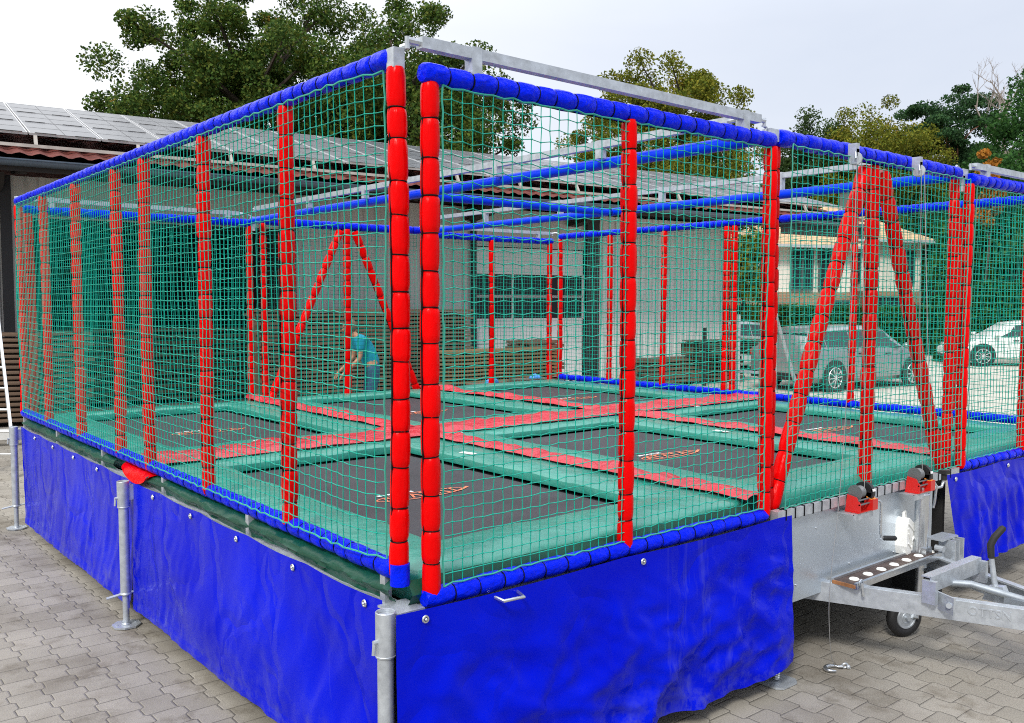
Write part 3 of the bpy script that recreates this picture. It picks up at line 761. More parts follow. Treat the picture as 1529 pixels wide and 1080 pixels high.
# winches
def winch(cx_,cy_,cz,crank_ang,parent=rig):
    b=MB(); # bracket plate
    b.box((cx_,cy_+.02,cz-.085),(.20,.11,.006)); b.box((cx_,cy_-.033,cz-.10),(.20,.006,.035))
    for x in (-.03,.03): b.box((cx_+x,cy_-.037,cz-.10),(.004,.004,.03))
    o=part(b,'winch',M['galv'])
    r=MB(); w=.11
    r.box((cx_,cy_,cz-.078),(w+.02,.085,.005))
    for s in (-1,1):
        x=cx_+s*w/2
        r.poly([(x,cy_-.045,cz-.078),(x,cy_+.045,cz-.078),(x,cy_+.035,cz+.015),(x,cy_-.02,cz+.005),(x,cy_-.045,cz-.03)],(1,0,0),.005)
    r.box((cx_+w/2+.022,cy_-.035,cz-.045),(.055,.05,.06),R(0))
    part(r,'winch_frame',M['redpaint'],o)
    l=MB(); l.box((cx_+w/2+.020,cy_-.038,cz-.012),(.050,.040,.006),0,Matrix.Rotation(R(25),3,'X')); part(l,'warning_sticker',M['orangelabel'],o)
    d=MB(); d.disc((cx_-.035,cy_+.0,cz+.025),(1,0,0),.044,.004,24); d.disc((cx_,cy_,cz+.025),(1,0,0),.024,.07,20)
    for k in range(9): d.torus((cx_-.03+k*.0068,cy_,cz+.025),(1,0,0),.031,.0034,20,5)
    d.tube([(cx_-w/2,cy_-.035,cz-.01),(cx_+w/2,cy_-.035,cz-.01)],.005,8); d.tube([(cx_-w/2,cy_-.038,cz-.035),(cx_+w/2,cy_-.038,cz-.035)],.005,8)
    part(d,'cable_drum',M['drum'],o,35)
    g=MB(); g.disc((cx_+.066,cy_,cz+.02),(1,0,0),.057,.026,24); g.poly([(cx_+.053,cy_-.05,cz+.02),(cx_+.053,cy_+.05,cz+.02),(cx_+.053,cy_+.04,cz-.045),(cx_+.053,cy_-.035,cz-.04)],(1,0,0),.028)
    part(g,'gear_cover',M['blackplastic'],o,35)
    g=MB(); g.box((cx_+.066,cy_-.052,cz+.035),(.026,.012,.014),0,Matrix.Rotation(R(-20),3,'X')); part(g,'type_plate',M['white'],o)
    c=MB(); ex=cx_+w/2+.045
    if crank_ang=='down':
        pts=[(ex,cy_-.03,cz-.03),(ex+.045,cy_-.045,cz-.035),(ex+.06,cy_-.05,cz-.05),(ex+.06,cy_-.05,cz-.22),(ex+.065,cy_-.055,cz-.245),(ex+.085,cy_-.06,cz-.25)]
        gp=[(ex+.075,cy_-.06,cz-.25),(ex+.17,cy_-.085,cz-.262)]
    else:
        pts=[(ex,cy_-.03,cz-.03),(ex+.035,cy_-.04,cz-.035),(ex+.055,cy_-.045,cz-.06),(ex+.07,cy_-.03,cz-.16),(ex+.075,cy_-.02,cz-.20)]
        gp=None
    c.tube([(ex-.02,cy_-.02,cz-.028),(ex+.012,cy_-.035,cz-.03)],.013,10); c.tube(pts,.0075,8)
    k=part(c,'crank',M['zinc'],o,True)
    if gp:
        g=MB(); a=Vector(gp[0]); b_=Vector(gp[1]); dd=(b_-a)
        g.tube([a,a+dd*.08,a+dd*.9,b_],[.009,.0145,.0145,.009],12); part(g,'crank_grip',M['rubber'],k,True)
    return o
winch(2.89,-.19,.925,'down'); winch(3.56,-.19,.945,'right')
# pulleys
for (x,z) in ((2.80,2.785),(3.50,2.785)):
    mb=MB(); mb.disc((x,-.17,z-.015),(1,.25,0),.036,.016,20); mb.box((x,-.16,z+.03),(.03,.05,.07)); mb.tube([(x-.03,-.19,z-.02),(x,-.17,z+.045),(x+.02,-.13,z+.05)],.006,6); mb.box((x,-.17,z-.005),(.034,.03,.08))
    part(mb,'pulley',M['galv'],None,35)
# cables
def cable(pts,r=.0022,name='steel_cable'):
    mb=MB(); P=[Vector(p) for p in pts]; out=[]
    for i in range(len(P)-1):
        p0=P[max(i-1,0)];p1=P[i];p2=P[i+1];p3=P[min(i+2,len(P)-1)]
        for k in range(8):
            t=k/8; out.append(.5*((2*p1)+(-p0+p2)*t+(2*p0-5*p1+4*p2-p3)*t*t+(-p0+3*p1-3*p2+p3)*t**3))
    out.append(P[-1]); mb.tube(out,r,6); return part(mb,name,M['steel'],None,True)
cable([(2.765,-.20,2.77),(2.74,-.21,2.2),(2.70,-.215,1.5),(2.64,-.22,.93),(2.59,-.22,.62),(2.57,-.22,.40),(2.58,-.22,.25),(2.62,-.21,.10),(2.68,-.20,.02)])
cable([(2.83,-.19,2.77),(2.88,-.20,1.9),(2.90,-.22,.97)])
cable([(3.475,-.20,2.77),(3.50,-.205,1.9),(3.57,-.215,.99)])
cable([(3.53,-.19,2.77),(3.58,-.21,1.9),(3.645,-.23,1.1),(3.66,-.23,.90)])
# hook on the ground
hk=empty('cable_hook',(2.675,-.21,0),R(-20),'zinc plated steel hook at the end of the cable lying on the pavers','hook')
mb=MB(); pts=[(.045*math.cos(t)-.02,.035*math.sin(t),.014) for t in [R(20+k*20) for k in range(13)]]
mb.tube(pts,[.004,.007,.009,.011,.012,.012,.012,.012,.011,.010,.009,.007,.004],10); mb.tube([(.02,.012,.014),(.045,.0,.016)],.009,10)
mb.build('hook_body',M['zinc'],hk,True)
mb=MB(); mb.torus((.055,.0,.02),(.2,1,.5),.016,.006,16,6); mb.sphere((.072,-.01,.014),.012,10,6); mb.build('shackle',M['galv'],hk,True)

# ------------------------------------------------------------------ wheel chocks in their holder
for i,(x,y) in enumerate(((3.555,-.17),(3.64,-.10))):
    ch=empty('wheel_chock',(x,y,.487),R(8),['white plastic wheel chock nearest the plank below the winches','white plastic wheel chock behind the jockey wheel tube'][i],'wheel chock','white wheel chocks')
    mb=MB(); W=.085
    prof=[(-.06,0),(.06,0),(.075,.10),(.05,.17),(.02,.185),(-.04,.22),(-.055,.215),(-.075,.18),(-.078,.05)]
    mb.poly([(a,0,b) for a,b in prof],(0,1,0),W)
    for (a,b,c,d) in ((-.065,.16,.0,.07),(-.065,.13,.0,.05),(-.065,.19,.06,.11),(.0,.02,.0,.07),(0,.07,.065,.12),(-.06,.07,-.01,.03)):
        mb.bar((a,-.003,b),(c,-.003,d),.006,.006,(0,1,0))
    mb.build('chock_body',M['chock'],ch,False)
    hb_=MB(); hb_.tube([(-.03,.04,.20),(-.035,.04,.245),(-.01,.04,.25),(.0,.04,.19)],.008,8); hb_.build('chock_handle',M['chock'],ch,True)

# ------------------------------------------------------------------ blue tarpaulin skirts
def skirt(o,u,nrm,W,ztop,zbot,seed,style,label,eye=.42,slant0=0,slant1=0,thick=.0015):
    o=Vector(o);u=Vector(u);nrm=Vector(nrm)
    if style=='left': eye=.60
    root=empty('tarpaulin_skirt',(o.x,o.y,0),0,label,'tarpaulin','blue tarpaulin skirts round the trampoline')
    n=int(W/.022); m=46; vs=[]
    for i in range(n+1):
        for j in range(m+1):
            a,v=i/n,j/m; s=W*a; sx=s+(slant0*(1-a)+slant1*a)*v
            zt=ztop(a)-.010*abs(math.sin(math.pi*s/eye)) ; zb=zbot(a)+.008*noise.noise(Vector((s*1.5,seed,1)))
            z=zt+(zb-zt)*v
            d=0
            if style=='left':
                d+=.05*v*noise.noise(Vector((s*.8,v*1.2,seed)))+.03*math.sin(v*3.0)*noise.noise(Vector((s*1.1+v*1.4,v*.8,seed+3)))
                q=noise.noise(Vector((s*3.2-v*2.2,v*.9,seed+5))); d+=.010*(1-abs(q)*3)*min(1,v*1.6)*(1.1-.9*a)
                q=noise.noise(Vector((s*8-v*3,v*1.3,seed+6))); d+=.006*(1-abs(q)*3)*v
            elif style=='front':
                q=noise.noise(Vector((s*2.1+v*1.5,v*2.3-s*.8,seed))); q2=noise.noise(Vector((s*4.1-v*2.5,v*4.2+s,seed+2)))
                d+=.050*(1-2.6*abs(q))*min(1,v*1.8)*(.3+.7*a)+.026*(1-2.6*abs(q2))*min(1,v*1.5)*(.4+.6*a)+.010*(1-3*abs(noise.noise(Vector((s*8-v*5,v*7+s*3,seed+11)))))*min(1,v*2)+.05*v*noise.noise(Vector((s*.9,v,seed+7)))
                d+=.020*v*math.sin(s*2.2)
            else:
                q=noise.noise(Vector((s*4.6+v*1.1,v*.5,seed))); q2=noise.noise(Vector((s*10-v*1.2,v*.7,seed+4)))
                d+=.045*(1-2.2*abs(q))*min(1,.15+v)+.014*(1-2*abs(q2))*min(1,.2+v)
            d*=min(1,v*3+.08)
            if style!='left': d*=min(1,.25+s/.3)*min(1,.25+(W-s)/.3)
            if v>.955: d+=.004
            p=u*sx+nrm*d; vs.append((p.x,p.y,z))
    mb=MB(); mb.add(vs,[(i*(m+1)+j,(i+1)*(m+1)+j,(i+1)*(m+1)+j+1,i*(m+1)+j+1) for i in range(n) for j in range(m)])
    ob=mb.build('tarpaulin',M['tarp'],root,True)
    # hem
    k=eye*.0+.12
    while k<W:
        eb=MB()
        p=u*k+nrm*.006; z=ztop(k/W)-.035-.010*abs(math.sin(math.pi*k/eye))
        eb.torus((p.x,p.y,z),nrm,.011,.0045,14,6); eb.sphere((p.x+nrm.x*.004,p.y+nrm.y*.004,z),.006,8,5); k+=eye; eb.build('eyelet',M['zinc'],root,True)
    return root
skirt((-.045,.02,0),(0,1,0),(-1,0,0),2.93,lambda a:.902,lambda a:.10,2,'left','blue tarpaulin skirt on the left side between the near corner and the middle leg',slant1=-.02)
skirt((-.045,2.955,0),(0,1,0),(-1,0,0),3.06,lambda a:.902,lambda a:.10-.04*a,5,'left','blue tarpaulin skirt on the left side between the middle leg and the far corner leg',slant1=-.10)
skirt((-.09,-.145,0),(1,0,0),(0,-1,0),2.41,lambda a:.90-.0*a,lambda a:.06+.055*a,9,'front','wide crumpled blue tarpaulin skirt on the front left of the drawbar',eye=1.15,slant1=.03)
skirt((4.04,-.145,0),(1,0,0),(0,-1,0),2.36,lambda a:.90,lambda a:.24+.10*a,14,'right','blue tarpaulin skirt in vertical folds to the right of the drawbar',eye=.8,slant0=.22)
# handle loops poking out under the front rails
for x in (.35,X2+1.0):
    mb=MB(); mb.tube([(x-.0,-.12,.875),(x+.01,-.19,.868),(x+.10,-.20,.868),(x+.12,-.12,.875)],.007,8); part(mb,'lifting_handle',M['zinc'],None,True)

# ================================================================== INDUSTRIAL HALL
def hall():
    Q=at(1080,21.9,0); P=at(0,13.6,0); e=(P-Q).normalized()          # along the wall towards the left
    nrm=Vector((e.y,-e.x,0)); 
    if nrm.dot(CAM-Q)<0: nrm=-nrm
    root=empty('hall',(Q.x,Q.y,0),0,'long grey clad industrial hall with tiled roof behind the trampolines','industrial hall')
    H=4.08; wy=-1.8       # wall is set back from the gutter line
    def W(s,d,z): v=e*s+nrm*d; return Vector((v.x,v.y,z))
    def spx(px):
        # distance along the gutter line for a bearing
        a=FH+R0*((px-764.5)/FPX); # solve Q+e*s+nrm*wy = C+a*t
        o_=Q+nrm*wy-CAM; den=a.x*(-e.y)+a.y*e.x
        t=(o_.x*(-e.y)+o_.y*e.x)/den; s=(a.x*t-o_.x)/e.x if abs(e.x)>abs(e.y) else (a.y*t-o_.y)/e.y
        return s
    def clad(s0,s1,z0,z1,m,name,label=None,per=.26,dep=.035,d0=wy):
        mb=MB(); vs=[];fs=[]; s=s0; pts=[]
        while s<s1:
            for du,dd in ((0,0),(.12,0),(.145,dep),(.235,dep),(.26,0)):
                if s+du*per/.26<=s1: pts.append((s+du*per/.26,dd))
            s+=per
        pts.append((s1,0))
        for a,dd in pts: vs+=[W(a,d0+dd,z0),W(a,d0+dd,z1)]
        fs=[(2*i,2*i+2,2*i+3,2*i+1) for i in range(len(pts)-1)]
        mb.add(vs,fs); o=mb.build(name,m,root); 
        if label:o['label']=label
        return o
    cl_lit=mat('wall_cladding_lit',(.74,.74,.71),.5,var=.05,vscale=.8); cl=mat('wall_cladding',(.56,.55,.52),.55,.0,var=.06,vscale=.7); dk=mat('hall_dark_steel',(.02,.02,.022),.5)  # right end's brighter light painted in as a lighter copy of the cladding
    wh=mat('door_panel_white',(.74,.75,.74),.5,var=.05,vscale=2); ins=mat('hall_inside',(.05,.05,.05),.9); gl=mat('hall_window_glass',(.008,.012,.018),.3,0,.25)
    tl=mat('roof_tile_red',(.12,.022,.014),.8,var=.4,vscale=5,bump=.6,bscale=9,bdist=.05)
    gt=mat('gutter_zinc',(.10,.13,.17),.35,.3,var=.1,vscale=3); wd=mat('eave_timber',(.45,.42,.38),.7,var=.2,vscale=4); brn=mat('roof_timber_dark',(.025,.02,.018),.8)
    sA,sB,sC,sD,sE,sF=spx(1080),spx(890),spx(872),spx(705),spx(437),spx(42)
    Lend=25.0
    clad(sA,sB,0,H,cl_lit,'wall','fine ribbed wall section at the right end with brighter light painted in',.20)
    clad(sC,sD,3.24,H,cl,'wall',None)
    clad(sD,sE,0,H,cl,'wall',None)
    clad(sE,sF,3.4,H,cl,'wall',None)
    clad(sF,Lend,0,H,cl,'wall',None)
    mb=MB()
    # gable end, back and ceiling of the hall
    D=11.0
    for (s,nm) in ((sA-.02,0),(Lend,0)):
        p=[W(s,wy,0),W(s,wy-D,0),W(s,wy-D,H),W(s,wy-D/2-1,H+2.2),W(s,wy,H)]
        mb.poly(p,e,.1)
    mb.poly([W(sA,wy-D,0),W(Lend,wy-D,0),W(Lend,wy-D,H),W(sA,wy-D,H)],nrm,.08)
    mb.build('end_wall',cl,root)
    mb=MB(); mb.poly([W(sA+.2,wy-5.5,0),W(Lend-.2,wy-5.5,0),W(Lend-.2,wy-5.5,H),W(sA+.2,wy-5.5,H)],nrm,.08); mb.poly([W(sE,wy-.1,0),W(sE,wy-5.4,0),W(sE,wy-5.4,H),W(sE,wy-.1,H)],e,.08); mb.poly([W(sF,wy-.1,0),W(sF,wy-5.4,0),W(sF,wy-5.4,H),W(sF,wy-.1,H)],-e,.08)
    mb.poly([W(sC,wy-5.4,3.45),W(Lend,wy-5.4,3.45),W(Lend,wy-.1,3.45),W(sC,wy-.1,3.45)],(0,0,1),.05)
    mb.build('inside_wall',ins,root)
    # dark posts (pipes, door frames)
    for s,w in (((sB+sC)/2,abs(sC-sB)),(sD,.10),(spx(14),.16),(sE,.10)):
        mb=MB(); a=W(s,wy+.06,0); mb.bar((a.x,a.y,0),(a.x,a.y,H),w,.10,nrm); mb.build('steel_column',dk,root)
    # sectional door
    mb=MB(); 
    for k in range(5):
        z0=(0,.53,1.06,0,2.66)[k]; hz=.52 if k<4 else .56
        a,b=W(sC+.06,wy-.04,z0),W(sD-.06,wy-.04,z0)
        if k==3: continue
        mb.poly([a,b,Vector((b.x,b.y,z0+hz)),Vector((a.x,a.y,z0+hz))],nrm,.05)
    door=mb.build('sectional_door',wh,root)
    zs=(1.60,2.13)
    gb=MB(); fb=MB(); npan=3
    for z0 in zs:
        a,b=W(sC+.06,wy-.03,z0),W(sD-.06,wy-.03,z0)
        gb.poly([a+Vector((0,0,.03)),b+Vector((0,0,.03)),b+Vector((0,0,.50)),a+Vector((0,0,.50))],nrm,.01)
        fb.bar(a+nrm*.03,b+nrm*.03,.04,.06); fb.bar(a+nrm*.03+Vector((0,0,.53)),b+nrm*.03+Vector((0,0,.53)),.04,.06)
        for q in range(npan+1):
            c=a+(b-a)*(q/npan)+nrm*.03; fb.bar(c,c+Vector((0,0,.53)),.05,.04,nrm)
    gb.build('door_window',gl,door); fb.build('door_frame',wh,door)
    # eaves, gutter, roof
    s0,s1=sA-3.6,Lend+.4
    gb=MB(); vs=[];fs=[]; prof=[(.09*math.cos(R(180+k*20)),.09*math.sin(R(180+k*20))) for k in range(10)]
    a=[W(s0,.06+c,H+.02+d) for c,d in prof]; b=[W(s1,.06+c,H+.02+d) for c,d in prof]
    gb.add(a+b,[(i,i+1,i+11,i+10) for i in range(9)]); gb.add([v+Vector((0,0,-.004)) for v in a]+[v+Vector((0,0,-.004)) for v in b],[(i+10,i+11,i+1,i) for i in range(9)])
    gb.bar(W(s0,.15,H+.02),W(s1,.15,H+.02),.02,.02)
    gb.build('gutter',gt,root,40)
    sl=math.tan(R(16)); RD=5.0
    def roofz(d): return H+.10+(-d)*sl
    rb=MB(); n=int((s1-s0)/.055); vs=[]
    for i in range(n+1):
        s=s0+(s1-s0)*i/n; w=.020*math.cos(i*2*math.pi/5)
        for d in (.06,-.35,-RD): vs.append(W(s,d,roofz(d)+w+.03))
    rb.add(vs,[(i*3+j,(i+1)*3+j,(i+1)*3+j+1,i*3+j+1) for i in range(n) for j in range(2)])
    rb.add([W(s0,-RD,roofz(-RD)),W(s1,-RD,roofz(-RD)),W(s1,-RD*2,roofz(-RD)-RD*sl),W(s0,-RD*2,roofz(-RD)-RD*sl)],[(0,1,2,3)])
    rb.build('roof',tl,root)
    ub=MB(); ub.poly([W(s0,.0,H-.02),W(s1,.0,H-.02),W(s1,-RD,roofz(-RD)-.12),W(s0,-RD,roofz(-RD)-.12)],(0,0,1),.03)
    ub.bar(W(s0,-.02,H-.06),W(s1,-.02,H-.06),.04,.16)
    s=s0+.5
    while s<s1: ub.bar(W(s,-.05,H-.10),W(s,wy-.1,H+.12),.08,.14); s+=1.1
    for sb in (spx(8),sD-.1,sB+.6): 
        ub.poly([W(sb,wy+.03,H-.02),W(sb,wy+.9,H-.06),W(sb,wy+.75,H-.22),W(sb,wy+.03,H-.30)],e,.30)
    ub.build('eave_beam',brn,root)
    pb=MB(); pb.poly([W(sA-3.4,.0,H-.35),W(sA-.1,.0,H-.35),W(sA-.1,-.05,H-.02),W(sA-3.4,-.05,H-.02)],nrm,.03); pb.build('fascia',brn,root)
    # mounting rail below the solar panels
    mr=MB(); mr.bar(W(s0+.3,-.35,roofz(-.35)+.10),W(s1,-.35,roofz(-.35)+.10),.04,.05)
    s=s0+.6
    while s<s1: mr.bar(W(s,-.35,roofz(-.35)+.10),W(s,-.45,roofz(-.45)+.24),.05,.05,e); s+=1.5
    mr.build('mounting_rail',wd,root)
    # solar panels
    pg=mat('solar_glass',(.17,.18,.20),.32,.7,.6,var=.06,vscale=.6); fr=mat('solar_frame',(.62,.63,.64),.4,.6)
    pw,ph=1.02,1.46; gap=.025; lift=.26
    sn,cn=math.sin(R(16)),math.cos(R(16)); dd=Vector((-nrm.x*cn,-nrm.y*cn,sn)); nn=Vector((nrm.x*sn,nrm.y*sn,cn))
    def panel():
        r0=empty('solar_panel'); a=MB(); x=e
        def PP(i,j,k): v=x*i+dd*j+nn*k; return v
        a.poly([PP(.015,.015,0),PP(pw-.015,.015,0),PP(pw-.015,ph-.015,0),PP(.015,ph-.015,0)],nn,.03); a.build('glass',pg,r0)
        b=MB()
        for i0,i1,j0,j1 in ((0,pw,0,.015),(0,pw,ph-.015,ph),(0,.015,.015,ph-.015),(pw-.015,pw,.015,ph-.015)):
            b.poly([PP(i0,j0,-.004),PP(i1,j0,-.004),PP(i1,j1,-.004),PP(i0,j1,-.004)],nn,.038)
        # dark gridlines of cells
        b.build('frame',fr,r0)
        g=MB()
        for k in (5,): g.poly([PP(.03,ph*k/10-.004,.031),PP(pw-.03,ph*k/10-.004,.031),PP(pw-.03,ph*k/10+.004,.031),PP(.03,ph*k/10+.004,.031)],nn,.0015)
        g.poly([PP(pw/2-.003,0,.031),PP(pw/2+.003,0,.031),PP(pw/2+.003,ph,.031),PP(pw/2-.003,ph,.031)],nn,.0012)
        g.poly([PP(pw*.2,-.004,.034),PP(pw*.8,-.004,.034),PP(pw*.8,.004,.034),PP(pw*.2,.004,.034)],nn,.003)
        for k in (.22,.78): g.poly([PP(pw*k-.15,-.012,.036),PP(pw*k+.15,-.012,.036),PP(pw*k+.15,.012,.036),PP(pw*k-.15,.012,.036)],nn,.008)
        g.build('cell_line',dk,r0)
        return r0
    first=panel(); rows=3; k=0; s=s0+.35
    cols=int((s1-s0-.4)/(pw+gap))
    for c in range(cols):
        for r in range(rows):
            o=first if k==0 else copy_tree(first); k+=1
            j=.45+r*(ph+gap); base=Q+e*(s0+.35+c*(pw+gap))
            d=-(j*cn); o.location=base+nrm*d+Vector((0,0,H+.10+j*sn+lift))
            tag(o,'framed solar panel in the bright array on the hall roof','solar panel','solar panels on the hall roof')
    return root,W,spx,Q,e,nrm,wy
hall_root,HW,spx,HQ,he,hn,wy=hall()
def hp(px,d,z=0):
    s=spx(px); v=he*s+hn*(wy+d); return Vector((HQ.x+v.x,HQ.y+v.y,z))

# ------------------------------------------------------------------ timber stacks
WOOD=[mat('weathered_board',(.13,.085,.055),.8,var=.4,vscale=3,bump=.4,bscale=20,bdist=.01,stretch=(.3,4,4)),
      mat('yellowish_board',(.20,.125,.055),.75,var=.35,vscale=3,bump=.3,bscale=20,bdist=.01,stretch=(.3,4,4)),
      mat('green_grey_board',(.085,.10,.07),.85,var=.4,vscale=3,bump=.4,bscale=20,bdist=.01,stretch=(.3,4,4))]
def board_proto(name,L_,w,h,m):
    mb=MB(); n=8; vs=[]
    for i in range(n+1):
        x=-L_/2+L_*i/n; b=.006*math.sin(i*1.7)
        vs+=[(x,-w/2,b),(x,w/2,b),(x,w/2,h+b),(x,-w/2,h+b)]
    fs=[(0,3,2,1),(n*4,n*4+1,n*4+2,n*4+3)]
    for i in range(n):
        for k in range(4): fs.append((i*4+k,i*4+(k+1)%4,(i+1)*4+(k+1)%4,(i+1)*4+k))
    mb.add(vs,fs); return mb.build(name,m)
def stack(px,depth_off,L_,layers,deep,m,label,group,h=.045,w=.14,gap=.03,rot=0,jit=.10,name='board',z0=.08,half=None):
    pr=board_proto(name,L_,w,h,WOOD[m]); base=hp(px,depth_off); ang=math.atan2(he.y,he.x)+rot
    dirx=Vector((math.cos(ang),math.sin(ang),0)); diry=Vector((-dirx.y,dirx.x,0)); 
    if diry.dot(hn)<0: diry=-diry
    k=0
    for i in range(layers):
        nd=1 if i<layers-2 else deep
        for j in range(nd):
            o=pr if k==0 else pr.copy()
            if k: COL.objects.link(o)
            k+=1
            o.location=base+dirx*rnd.uniform(-jit,jit)-diry*(j*(w+.01))+diry*rnd.uniform(-.015,.015)+Vector((0,0,z0+i*(h+gap)))
            o.rotation_euler=(0,0,ang+rnd.uniform(-.012,.012)); tag(o,label,'board',group)
    # core that fills the stack (older boards behind) and spacer battens
    mb=MB()
    for q in (-.42,-.14,.14,.42):
        for i in range(layers):
            c=dirx*(L_*q)-diry*(deep*w*.45); mb.box((c.x,c.y,z0-.028+i*(h+gap)),(.06,deep*w*.95,.026),ang)
    c0=-diry*(deep*w*.55); hh=layers*(h+gap)-gap-h*2; mb.box((c0.x,c0.y,z0+hh/2),(L_*.97,deep*w*.8,hh),ang)
    o=mb.build('stack_core',WOOD[0]); o.location=base; tag(o,'dark packed timber filling and spacers inside '+group,'timber pack')
stack(515,1.3,4.4,24,5,0,'weathered brown board in the tall stack behind the bending person','the tall brown board stack')
stack(640,2.9,2.7,15,4,1,'yellowish board in the low stack in front of the tall brown stack','the low yellowish board stack',h=.04)
stack(752,1.6,1.05,14,5,0,'short brown board in the stack before the windowed door','the short board stack by the windowed door',rot=.2,h=.06,gap=.02)
stack(985,1.2,3.4,6,5,0,'dark board low in the stack at the right end of the hall','the dark board stack at the right hall end',h=.07,gap=.03)
stack(1025,1.5,2.3,7,4,2,'grey green board on top of the stack at the right end of the hall','the grey green boards at the right hall end',z0=.72,h=.03,gap=.025)
stack(-10,1.0,2.6,17,4,0,'dark brown board stacked against the hall at the left picture edge','the board stack behind the ladder',h=.05,gap=.035)
stack(250,-1.2,4.2,12,4,0,'dark board stacked inside the open hall bay','the board stack inside the open bay',h=.07,gap=.05)
for px,dz in ((978,.0),(1027,0)):
    mb=MB(); p=hp(px,1.75); mb.box((p.x,p.y,.70),(.07,.07,1.40),.2); o=mb.build('stack_upright',M['rubber']); 
    tag(o,'black upright post standing at the '+('left' if px<1000 else 'right')+' of the grey green board stack','post')

# ladder at the left
def ladder():
    p=at(-8,10.6,0); q=at(22,9.9,0)
    root=empty('ladder',p,0,'aluminium ladder leaning beside the far left corner leg','ladder')
    top=at(-6,11.6,2.15); foot=at(17,10.2,.0); d=top-foot; side=(R0*-.42)
    mb=MB()
    for s in (0,1): a=foot+side*s-p; mb.bar(a,a+d,.03,.065)
    for s in (0,1): pass
    mb.build('stile',M['alu'],root)
    rb=MB()
    for k in range(1,9): a=foot-p+d*(k/9); rb.tube([a,a+side],.014,8)
    rb.build('rung',M['alu'],root,True)
ladder()
mb=MB(); a=at(-40,12.3,.16); b=at(48,12.6,.16); mb.bar(a,b,.10,.14); o=mb.build('white_beam',mat('white_beam_paint',(.65,.65,.62),.6,var=.1)); tag(o,'white painted beam lying on the ground behind the far left leg','beam')

# blue sheets on the ground behind
for i,(px,dp_,w) in enumerate(((734,11.6,.30),(800,12.4,.36),(838,12.7,.25))):
    mb=MB(); mb.sphere((0,0,.0),.5,18,10,(w*.6,w*.4,.12)); 
    mb.v=[(x+.04*noise.noise(Vector((x*6,y*6,i))),y,z*(1+.8*noise.noise(Vector((x*5,y*5,i+3))))) for x,y,z in mb.v]
    o=mb.build('blue_sheet',M['lightblue'],None,True); o.location=at(px,dp_,1.02); o.location.z=.96
    tag(o,['small crumpled light blue sheet on a trestle left of the rear right corner','larger crumpled light blue sheet near the rear right corner','darker end of the crumpled blue sheet at the rear right corner'][i],'plastic sheet','light blue sheets behind the rig')
    tb=MB(); p=at(px,dp_,0)
    for sx in (-.2,.2):
        for sy in (-.12,.12): tb.bar((sx,sy,0),(sx*.6,sy*.6,.93),.04,.04)
    tb.box((0,0,.94),(w*2,.30,.04)); tt=tb.build('trestle',WOOD[0]); tt.location=p; tag(tt,['low wooden trestle under the small blue sheet','wooden trestle under the larger blue sheet','wooden trestle under the end of the blue sheet'][i],'trestle')

